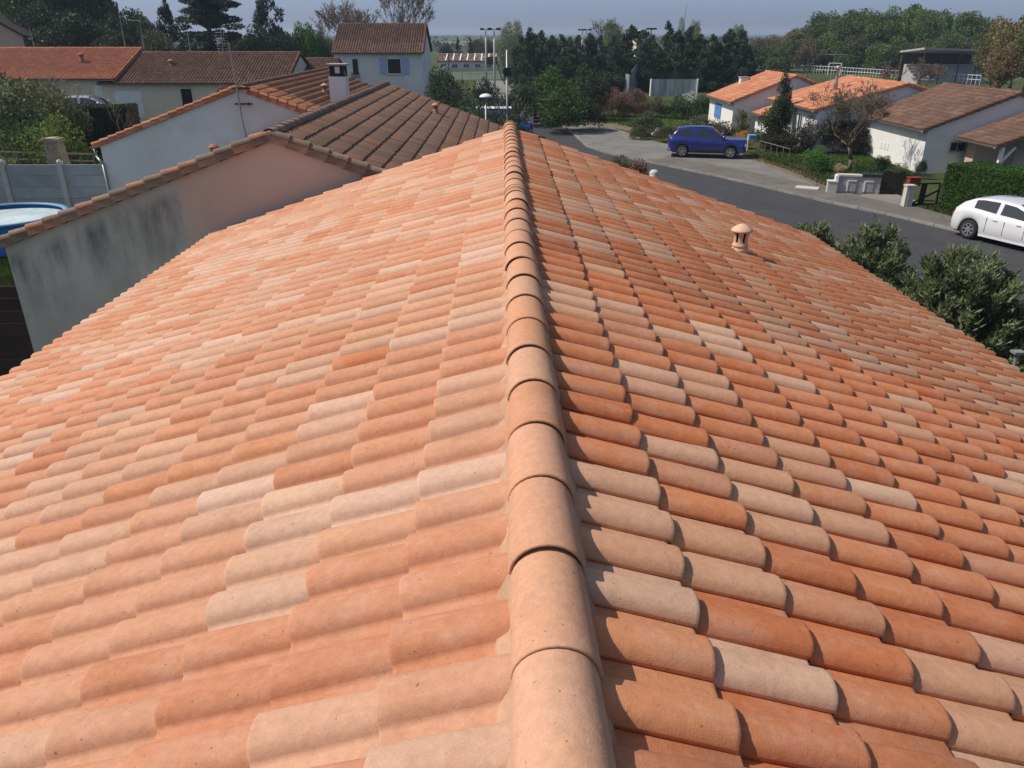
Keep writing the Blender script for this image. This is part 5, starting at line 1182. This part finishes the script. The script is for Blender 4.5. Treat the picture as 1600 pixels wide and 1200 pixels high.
# left background trees
for i, (px, yt, wp_, Y_, c_, kd) in enumerate([(-10, -60, 150, 92, (.030, .055, .014), 'broad'), (40, -90, 170, 96, (.034, .060, .016), 'broad'), (85, -70, 120, 88, (.02, .04, .012), 'broad'), (125, -80, 120, 94, (.034, .062, .016), 'broad'), (150, -60, 110, 90, (.028, .052, .014), 'broad'), (185, 22, 60, 86, (.024, .044, .014), 'broad'),
                                              (205, 12, 70, 90, (.04, .075, .02), 'broad'), (235, 26, 60, 88, (.028, .05, .016), 'broad'), (60, 10, 120, 80, (.018, .034, .012), 'broad'), (120, 20, 130, 78, (.02, .034, .014), 'broad'), (250, 48, 70, 80, (.05, .055, .03), 'broad'), (190, 50, 90, 76, (.022, .038, .014), 'broad')]):
    lab = ['tall leafy tree filling the top left corner', 'huge leafy tree with blurred foliage above the beige gable', 'dark tree between the two big trees at top left', 'tall dark tree above the middle of the orange roof', 'leafy tree with ragged edge against the sky at left', 'small dark tree beyond the leaning pole', 'mid green rounded tree at the left of the cedar', 'dull green tree beside the cedar', 'shaded lower tree behind the beige gable', 'shaded dark tree behind the orange roof', 'dull olive tree below the cedar', 'low dark tree behind the join of the two long roofs'][i]
    plant_px('leafy_tree', lab, 'tree', px, yt, wp_, kd, c_, Y=Y_, var=i % 4, trunk=.3)
plant_px('cedar_tree', 'large dark cedar with layered flat branches against the sky', 'tree', 335, -40, 185, 'cedar', (.018, .036, .024), Y=84, var=0, trunk=.4, trunk_h=.9)
plant_px('conifer_tree', 'dark ragged conifer left of the cedar, poking into the sky', 'tree', 272, 0, 62, 'pine', (.012, .024, .016), Y=86, var=1, trunk=.3)
plant_px('conifer_tree', 'tall dark blue green conifer right of the cedar', 'tree', 428, -30, 90, 'pine', (.020, .034, .028), Y=92, var=2, trunk=.35)
for i, (px, yt, wp_, c_) in enumerate([(400, 45, 80, (.022, .034, .02)), (455, 52, 60, (.02, .03, .02)), (482, 38, 46, (.055, .11, .03)), (505, 52, 40, (.05, .07, .03)), (310, 60, 90, (.018, .028, .016)), (375, 62, 80, (.02, .03, .018))]):
    plant_px('leafy_tree', ['dark rounded tree under the tall blue green conifer', 'dark low tree right of the tall conifer', 'bright yellow green tree left of the two storey house', 'olive tree touching the left of the two storey roof', 'dark thicket tree below the cedar', 'dark low tree behind the brown roof'][i], 'tree', px, yt, wp_, 'broad', c_, Y=80 + i, var=(i + 1) % 4, trunk=.2)
for i, (px, yt, wp_, kd, c_) in enumerate([(698, 70, 26, 'broad', (.03, .04, .02)), (716, 60, 16, 'pine', (.014, .026, .018)), (735, 58, 14, 'pine', (.014, .026, .018)), (744, 62, 22, 'broad', (.04, .05, .025)), (757, 62, 34, 'broad', (.05, .055, .03)), (770, 64, 22, 'broad', (.055, .06, .03)), (651, 22, 12, 'poplar', (.06, .08, .03)), (632, 24, 18, 'broad', (.07, .08, .05))]):
    plant_px('conifer_tree' if kd == 'pine' else 'leafy_tree', ['dark round tree behind the left end of the striped roof', 'dark pointed conifer behind the striped roof', 'second dark pointed conifer behind the striped roof, nearer the floodlights', 'small dull tree between the conifer and the floodlight masts', 'brown olive round tree behind the two floodlight masts', 'hazy olive tree right of the floodlight masts', 'slim poplar above the right end of the two storey roof', 'pale twiggy tree above the two storey roof'][i], 'tree', px, yt, wp_, kd, c_, Y=[178, 182, 180, 184, 178, 186, 110, 112][i], var=i % 3, trunk=.15)
# shrubs, from left to right
shrubs = [
 # label, px, ytop, wpx, Y|py, kind, color, var
 ('large grey green shrub at the left edge in front of the orange roofed house', 10, 122, 130, ('Y', 44), 'bush', (.075, .095, .038), 0),
 ('tangled olive shrub left of the dark hedge', 52, 128, 110, ('Y', 43), 'bush', (.08, .09, .036), 1),
 ('dark shrub below the olive shrub at the left edge', 15, 160, 110, ('Y', 40), 'bush', (.03, .045, .018), 2),
 ('bright green shrub behind the sandstone garden chimney', 62, 183, 95, ('Y', 37.5), 'bush', (.085, .12, .026), 3),
 ('green shrub at the far left behind the panel fence', 8, 190, 70, ('Y', 38), 'bush', (.045, .07, .02), 0),
 ('small brownish shrub at the right end of the dark hedge', 192, 168, 34, ('Y', 41), 'bush', (.05, .04, .03), 1),
 ('dense dark shrub under the right wall of the two storey house', 692, 106, 55, ('Y', 66), 'bush', (.026, .042, .02), 2),
 ('tall dark shrub right of the two storey house', 705, 128, 62, ('Y', 56), 'bush', (.03, .04, .022), 0),
 ('low spreading conifer shrub with pale tips behind the weathered roof', 730, 150, 70, ('Y', 40), 'bush', (.055, .075, .05), 3),
 ('feathery grey green shrub left of the mushroom lamp', 745, 160, 60, ('Y', 37), 'bush', (.05, .07, .045), 1),
 ('feathery evergreen shrub in front of the blue van, left of the pole', 778, 161, 46, ('Y', 35), 'bush', (.05, .065, .042), 2),
 ('dark round bush above the mushroom lamp', 758, 124, 42, ('Y', 66), 'bush', (.022, .038, .016), 0),
 ('grey green oleander bush at the far end of the ridge', 808, 153, 72, ('Y', 33), 'bush', (.042, .055, .034), 1),
 ('dark bush behind the square box pole', 815, 132, 60, ('Y', 62), 'bush', (.03, .045, .02), 2),
 ('bright green rounded bush in the middle distance right of the pole', 862, 106, 70, ('Y', 68), 'bush', (.034, .072, .014), 3),
 ('dark ivy covered bush below the white shed', 920, 108, 66, ('Y', 66), 'bush', (.026, .042, .018), 0),
 ('big dark bush at the left corner of the car park', 880, 136, 92, ('py', 206), 'bush', (.028, .052, .014), 1),
 ('dark bush right of the big corner bush', 912, 150, 62, ('py', 203), 'bush', (.022, .034, .016), 2),
 ('reddish budding shrub in front of the green boards', 955, 138, 56, ('py', 182), 'bush', (.11, .058, .05), 3),
 ('second reddish shrub left of the concrete practice wall', 990, 138, 40, ('py', 176), 'bush', (.10, .065, .05), 0),
 ('brown green shrub below the left end of the practice wall', 1025, 152, 40, ('py', 184), 'bush', (.05, .048, .03), 1),
 ('dark red leaved shrub between the reddish bushes and the lawn', 1004, 160, 36, ('py', 183), 'bush', (.07, .04, .025), 2),
 ('dark green rounded bush below the practice wall', 1060, 150, 44, ('py', 186), 'bush', (.024, .044, .018), 3),
 ('dark hedge like bush next to the white blossom tree', 1098, 152, 46, ('py', 189), 'bush', (.026, .045, .018), 0),
 ('bushy olive shrub at the edge of the small lawn', 1010, 174, 54, ('py', 212), 'bush', (.05, .06, .03), 1),
 ('small olive shrub behind the tail of the blue suv', 1040, 196, 34, ('py', 222), 'bush', (.06, .06, .03), 2),
 ('wide brown green bush behind the roof of the blue suv', 1092, 184, 78, ('py', 224), 'bush', (.065, .066, .038), 3),
 ('brownish bush in front of the white wall with the blue shutter', 1120, 190, 48, ('py', 226), 'bush', (.06, .056, .035), 0),
 ('orange leaved shrub beside the pale blue mailbox', 1157, 205, 30, ('py', 232), 'bush', (.30, .14, .03), 1),
 ('yellow green climber on the corner of the grey gable', 1156, 172, 26, ('py', 212), 'tall', (.085, .10, .035), 0),
 ('dark shrub under the ivy tree behind the yellow lidded bin', 1212, 205, 60, ('py', 236), 'bush', (.03, .032, .018), 2),
 ('dark twiggy shrub right of the bin', 1245, 200, 52, ('py', 240), 'bush', (.035, .03, .02), 3),
 ('grey leaved flowering shrub in front of the grey house', 1272, 182, 52, ('py', 238), 'bush', (.075, .085, .075), 0),
 ('brown dark shrub left of the bare tree', 1305, 168, 62, ('py', 240), 'bush', (.035, .032, .02), 1),
 ('dark purplish shrub behind the bare tree trunk', 1338, 190, 56, ('py', 242), 'bush', (.028, .024, .02), 2),
 ('small bright green shrub on the lawn by the wire fence', 1274, 229, 44, ('py', 268), 'bush', (.05, .11, .02), 3),
 ('low green plant at the foot of the white wall', 1377, 243, 24, ('py', 266), 'bush', (.05, .08, .03), 0),
 ('leafy plant under the white wall near its right corner', 1402, 256, 44, ('py', 280), 'bush', (.055, .08, .028), 1),
 ('small rose bush standing against the corner of the white wall', 1436, 250, 16, ('py', 280), 'bush', (.03, .045, .025), 2),
 ('pale ornamental grass clump by the trunk of the bare tree', 1310, 256, 22, ('py', 271), 'bush', (.24, .20, .13), 3),
 ('green bush at the left front of the small lawn near the path', 1000, 196, 30, ('py', 218), 'bush', (.045, .06, .025), 3)]
for lab, px, yt, wp_, (k_, v_), kd, c_, vr in shrubs:
    kw = {'Y': v_} if k_ == 'Y' else {'py': v_}
    plant_px('shrub', lab, 'shrub', px, yt, wp_ * 1.12, kd, c_, var=vr, trunk=0, **kw)
plant_px('cypress_tree', 'dark narrow cypress in front of the orange roof', 'tree', 1214, 112, 34, 'column', (.012, .022, .012), py=226, var=0, trunk=.06, trunk_h=.3)
plant_px('ivy_tree', 'rounded leafy evergreen tree below the dark cypress', 'tree', 1207, 150, 62, 'tall', (.035, .055, .02), py=234, var=1, trunk=.08, trunk_h=.5)
# photinia tips and finial side plants beyond our right roof edge
for px, Y_, yt, lab in ((975, 15.2, 242, 'leafy shoot tips of a shrub just beyond the right roof edge'), (1000, 15.6, 248, 'reddish shoot tips beyond the right roof edge, right of the first shoots')):
    b = at(px, Y_); zt = dp(px, yt + 2, Y_).z; r_ = plant('shrub', lab, 'shrub', b, .9, .75, 'bush', (.07, .08, .045) if px < 990 else (.13, .06, .04), 2, trunk=0); r_.children[0].location.z = zt - .9; m = MB(); m.tube((0, 0, 0), (0, 0, zt - .6), .03, .015, 6); m.build('stem', BARK, r_)
for px, Y_, yt, lab in ((140, 11.3, 497, 'dark leaf tips showing above the left roof edge'), ):
    b = at(px, Y_); b.x -= .15; zt = dp(px, yt + 4, Y_).z; plant('shrub', lab, 'shrub', b, zt, .5, 'tall', (.02, .025, .018), 3, trunk=0)
# bare trees
def bare(label, base, height, seed, **kw):
    root = empty('bare_tree', base, 0, label, 'tree'); m = branches(seed, height, **kw); m.build('trunk', kw_mat, root, True); return root
kw_mat = M('brown_bark', (.15, .115, .085), .95, .25, 6, 40, .4)
b = gp(1326, 269); hgt = dp(1340, 122, b.y).z
bare('leafless tree with a pale curved trunk in front of the white wall', b, hgt * .88, 5, spread=1.0, depth_=7, r0=.12, lean=(.10, 0), up=.5, n0=3, twig=.010)
b = at(1450, 72); bare('leafless bushy tree behind the brown roof near the grandstand', b, dp(1450, 88, 72).z * .9, 8, spread=.9, depth_=6, r0=.14, up=.5, n0=3, twig=.014)
b = at(1395, 74); bare('bare twiggy tree left of the grandstand behind the orange roof', b, dp(1395, 98, 74).z * .9, 9, spread=.9, depth_=5, r0=.12, up=.5, n0=3, twig=.014)
kw_mat = BARK
for px, yt, sd, lab in ((545, 6, 12, 'bare branching tree behind the left part of the two storey roof'), (575, -4, 13, 'tallest bare tree behind the two storey roof'), (608, 0, 14, 'bare spreading tree behind the right part of the two storey roof')):
    b = at(px, 98); bare(lab, b, dp(px, yt, 98).z * .92, sd, spread=.75, depth_=6, r0=.22, up=.6, n0=3, twig=.022)
b = at(92, 44.5); kw_mat = BARKP; bare('small bare multi stemmed tree in front of the orange roofed house', b, dp(95, 128, 44.5).z * 1.0, 17, spread=.8, depth_=5, r0=.07, up=.6, n0=3, twig=.010)
b = at(165, 44.8); bare('thin bare sapling by the cream garage', b, dp(170, 145, 44.8).z * .95, 18, spread=.5, depth_=4, r0=.04, up=.7, n0=2, twig=.009)
kw_mat = BARK
for px, py_, yt, sd, lab, tw in ((937, 100, 30, 21, 'hazy bare tree above the pines left of the light green tree', .03), (1262, 62, 62, 22, 'leafless tree in front of the left end of the wood', .03)):
    Y_ = 150 if px < 1000 else 126; b = at(px, Y_); bare(lab, b, dp(px, yt, Y_).z * .9, sd, spread=.7, depth_=5, r0=.2, up=.6, n0=3, twig=tw)
# white blossom tree
b = gp(1072, 188); zt = dp(1072, 142, b.y).z; root = empty('blossom_tree', b, 0, 'young white blossoming tree in front of the dark bushes', 'tree'); br = branches(31, zt, .55, 4, .05, up=.7, n0=3, twig=.012); br.build('trunk', BARK, root, True)
tips = np.array(br.v)[-2500:]; rs = np.random.RandomState(3); P_ = tips[rs.choice(len(tips), 700)] + rs.normal(size=(700, 3)) * .07; V, Fq, T = leaf_quads(P_, rs.normal(size=(700, 3)), .10, .9, rs, np.ones((700, 3)))
o = link_obj('blossom', np_mesh('blossom', V, Fq, T), root, LEAF); o.color = (.55, .55, .50, 1)
b = gp(1026, 216); zt = dp(1026, 200, b.y).z; me = crown_mesh('blossom', 'bush', 420, 55, .10, .9, (.75, .5, zt)); root = empty('flowering_plant', b, 0, 'small white flowering plant at the edge of the car park left of the blue suv', 'plant'); o = link_obj('blossom', me, root); o.color = (.6, .6, .56, 1)
# oleanders by the street, close to our roof
def oleander(label, base, h, wd, seed, n):
    rs = np.random.RandomState(seed); K = 260; th = rs.uniform(0, 6.28, K); rad = np.sqrt(rs.uniform(0, 1, K)); zz = rs.uniform(0, 1, K)
    tipx = rad * np.cos(th) * wd / 2; tipy = rad * np.sin(th) * wd / 2; tipz = h * (1.03 - .74 * rad ** 2.3) * (1 - .55 * zz ** 1.7); out = np.stack([tipx, tipy, np.full(K, h * .55)], 1); out /= np.linalg.norm(out, axis=1)[:, None]
    idx = rs.randint(0, K, n); along = rs.uniform(0, .42, n); tips_ = np.stack([tipx, tipy, tipz], 1)
    P = tips_[idx] - out[idx] * along[:, None] + rs.normal(size=(n, 3)) * .045
    ang = rs.uniform(0, 6.28, n); D = out[idx] * .9 + np.stack([np.cos(ang), np.sin(ang), rs.uniform(-.2, .4, n)], 1) * .75
    lt = rs.uniform(.75, 1.3, K); t = lt[idx] * rs.uniform(.7, 1.35, n); T = np.stack([t * rs.uniform(.9, 1.2, n), t, t * rs.uniform(.9, 1.2, n)], 1)
    rs2 = np.random.RandomState(seed + 1); A = D + rs2.normal(size=(n, 3)) * .18; A /= np.linalg.norm(A, axis=1)[:, None]; B = np.cross(A, rs2.normal(size=(n, 3))); B /= np.linalg.norm(B, axis=1)[:, None]
    s = rs2.uniform(.10, .19, n)[:, None]; V = np.stack([P, P + A * s * .5 + B * .019, P + A * s, P + A * s * .5 - B * .019], 1).reshape(-1, 3)
    root = empty('oleander_bush', base, 0, label, 'bush'); o = link_obj('foliage', np_mesh('foliage', V, np.arange(n * 4).reshape(-1, 4), np.repeat(T, 4, 0)), root, LEAF); o.color = (.15, .19, .09, 1)
    m = MB()
    for k in range(26): m.tube((rs.uniform(-.15, .15), rs.uniform(-.15, .15), 0), tuple(tips_[k] * .86), .018, .008, 5)
    m.build('stem', BARK, root)
def ob(px, Y): return at(px, Y)
oleander('oleander bush nearest the camera, low right beside the roof edge', ob(1590, 13.3), dp(1560, 398, 13.3).z, 3.2, 51, 42000)
oleander('middle oleander bush between the roof edge and the dark road', ob(1424, 17.2), dp(1424, 355, 17.2).z, 2.3, 52, 26000)
oleander('smaller oleander bush farther along the roof edge', ob(1316, 20.6), dp(1312, 350, 20.6).z, 1.9, 53, 14000)
oleander('tip of an oleander just showing over the roof edge left of the other oleanders', ob(1262, 21.8), dp(1258, 356, 21.8).z, .8, 54, 4000)
#oleander('oleander bush cut off by the right edge of the frame', ob(1640, 15.6), dp(1600, 396, 15.6).z, 2.4, 55, 20000)
# clipped hedges
def hedge(label, p0, p1, thick, h, color, seed, n, leaf=.07, top_dip=0):
    root = empty('clipped_hedge', p0, yaw_of(p0, p1), label, 'hedge'); L = (p1 - p0).length; rs = np.random.RandomState(seed)
    A = [L * h, L * h, L * thick, thick * h, thick * h]; which = rs.choice(5, n, p=np.array(A) / sum(A)); a, b = rs.uniform(0, 1, n), rs.uniform(0, 1, n)
    P = np.zeros((n, 3)); N = np.zeros((n, 3))
    for k, (fx, nn) in enumerate([(lambda a, b: (a * L, 0 * a, b * h), (0, -1, 0)), (lambda a, b: (a * L, 0 * a + thick, b * h), (0, 1, 0)), (lambda a, b: (a * L, b * thick, 0 * a + h), (0, 0, 1)), (lambda a, b: (0 * a, a * thick, b * h), (-1, 0, 0)), (lambda a, b: (0 * a + L, a * thick, b * h), (1, 0, 0))]):
        mk = which == k; P[mk] = np.stack(fx(a[mk], b[mk]), 1); N[mk] = nn
    P += N * (rs.normal(size=n) * .025 + .035 * np.sin(P[:, 0] * 1.7 + P[:, 2] * 2))[:, None]
    t = rs.uniform(.65, 1.35, n) * (1 + .15 * np.sin(P[:, 0] * 2.3) * np.sin(P[:, 2] * 3.1)); V, Fq, T = leaf_quads(P, N * .5 + rs.normal(size=(n, 3)) * .4, leaf, .6, rs, np.stack([t, t, t * .9], 1))
    o = link_obj('foliage', np_mesh('foliage', V, Fq, T), root, LEAF); o.color = (*color, 1)
    m = MB(); m.box(.04, L - .04, .05, thick - .05, 0, h - .05); c = m.build('hedge_core', NEEDLE, root); c.color = (*[x * .6 for x in color], 1)  # inner block in darkened leaf colour; shade inside the hedge is painted in
a = gp(1464, 329); hz_ = dp(1465, 256, a.y).z; dh = (edge[-2] - edge[-3]).normalized()
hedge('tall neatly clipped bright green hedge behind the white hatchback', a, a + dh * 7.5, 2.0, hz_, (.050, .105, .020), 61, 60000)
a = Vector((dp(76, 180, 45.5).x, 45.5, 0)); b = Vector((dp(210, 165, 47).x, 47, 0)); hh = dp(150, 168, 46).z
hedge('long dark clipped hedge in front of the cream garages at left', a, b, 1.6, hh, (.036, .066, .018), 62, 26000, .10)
# second layer garden hedge under the far shrubs
def tuft_field(name, polypx, n, h, color, seed, z=0, leaf=.05):
    """short grass blades scattered over a patch of ground"""
    pts = [gp(x, y) for x, y in polypx]; rs = np.random.RandomState(seed); x0, x1 = min(p.x for p in pts), max(p.x for p in pts); y0, y1 = min(p.y for p in pts), max(p.y for p in pts)
    X, Y_ = rs.uniform(x0, x1, n * 3), rs.uniform(y0, y1, n * 3); ins = np.zeros(n * 3, bool)
    for i in range(len(pts)):
        a, b = pts[i], pts[i - 1]; c = ((a.y > Y_) != (b.y > Y_)) & (X < (b.x - a.x) * (Y_ - a.y) / (b.y - a.y + 1e-9) + a.x); ins ^= c
    X, Y_ = X[ins][:n], Y_[ins][:n]; k = len(X); P = np.stack([X, Y_, np.full(k, z + h * .4)], 1)
    cl = .75 + .5 * (np.sin(X * .9 + 1.3 * np.sin(Y_ * .7)) * np.sin(Y_ * 1.1) > 0) * rs.uniform(.3, 1, k); t = cl * rs.uniform(.7, 1.3, k)
    V, Fq, T = leaf_quads(P, np.tile([0, 0, 1.6], (k, 1)), h, .25, rs, np.stack([t * rs.uniform(.9, 1.4, k), t, t * .8], 1)); o = link_obj(name, np_mesh(name, V, Fq, T), None, LEAF); o.color = (*color, 1); tag(o, kind='stuff')
tuft_field('grass', [(1165, 240), (1215, 256), (1262, 272), (1330, 299), (1345, 300), (1400, 290), (1436, 276), (1350, 240), (1230, 232)], 16000, .16, (.055, .105, .025), 71)
tuft_field('grass', [(935, 190), (1020, 206), (1060, 206), (1110, 192), (1100, 168), (960, 165)], 8000, .18, (.055, .11, .022), 72)
tuft_field('grass', [(1150, 236), (1175, 250), (1215, 261), (1262, 280), (1300, 296), (1330, 302), (1330, 296), (1262, 268), (1180, 240)], 3000, .12, (.12, .12, .05), 73)
tuft_field('grass', [(1420, 322), (1500, 345), (1560, 365), (1560, 355), (1470, 322)], 4000, .10, (.07, .10, .03), 74, .06)
tuft_field('grass', [(-60, 392), (60, 392), (80, 450), (-60, 450)], 14000, .10, (.055, .105, .022), 75)
tuft_field('grass', [(845, 180), (900, 190), (905, 198), (850, 200)], 2500, .2, (.07, .09, .03), 76)
# far woods: bands of small foliage clumps on the plain
rs = np.random.RandomState(91); Ps = []; Ts = []
for band in range(46):
    Yb = rs.uniform(230, 1500); xb = rs.uniform(-.75, .75) * Yb; Lb = rs.uniform(.05, .35) * Yb; nb_ = 320; hgt = rs.uniform(1.5, 4)
    x = xb + rs.uniform(-.5, .5, nb_) * Lb; y = Yb + rs.normal(size=nb_) * 6; z = rs.uniform(0, hgt, nb_) * (.7 + .3 * np.sin(x * .3 + band)); Ps.append(np.stack([x, y, z], 1)); Ts.append(np.tile([[.6, 1, .7], [1.2, 1.1, .8], [.9, 1, 1]][band % 3], (nb_, 1)) * rs.uniform(.6, 1.2, (nb_, 1)))
P_ = np.concatenate(Ps); T_ = np.concatenate(Ts); V, Fq, T = leaf_quads(P_, rs.normal(size=P_.shape) + np.array([1.0, 0, 0]), 3.2, .6, rs, T_)
o = link_obj('distant_woods', np_mesh('distant_woods', V, Fq, T), None, LEAF); o.color = (.03, .04, .025, 1); tag(o, kind='stuff')
# far villages: pale specks
# ------------------------------------------------------------------ haze
m = MB(); m.box(-6300, 6300, -6300, 6300, -1, 26); hm = bpy.data.materials.new('haze'); hm.use_nodes = True; t = hm.node_tree; t.nodes.remove(t.nodes['Principled BSDF'])
pv = t.nodes.new('ShaderNodeVolumePrincipled'); pv.inputs['Color'].default_value = (.62, .74, .92, 1); pv.inputs['Density'].default_value = .00042; pv.inputs['Anisotropy'].default_value = .2
t.links.new(pv.outputs[0], t.nodes['Material Output'].inputs['Volume'])
hz = m.build('haze', hm); tag(hz, kind='stuff')
for o in COL.objects:
    l = o.get('label')
    if l and len(l.split()) > 16: print('LONG', len(l.split()), l)
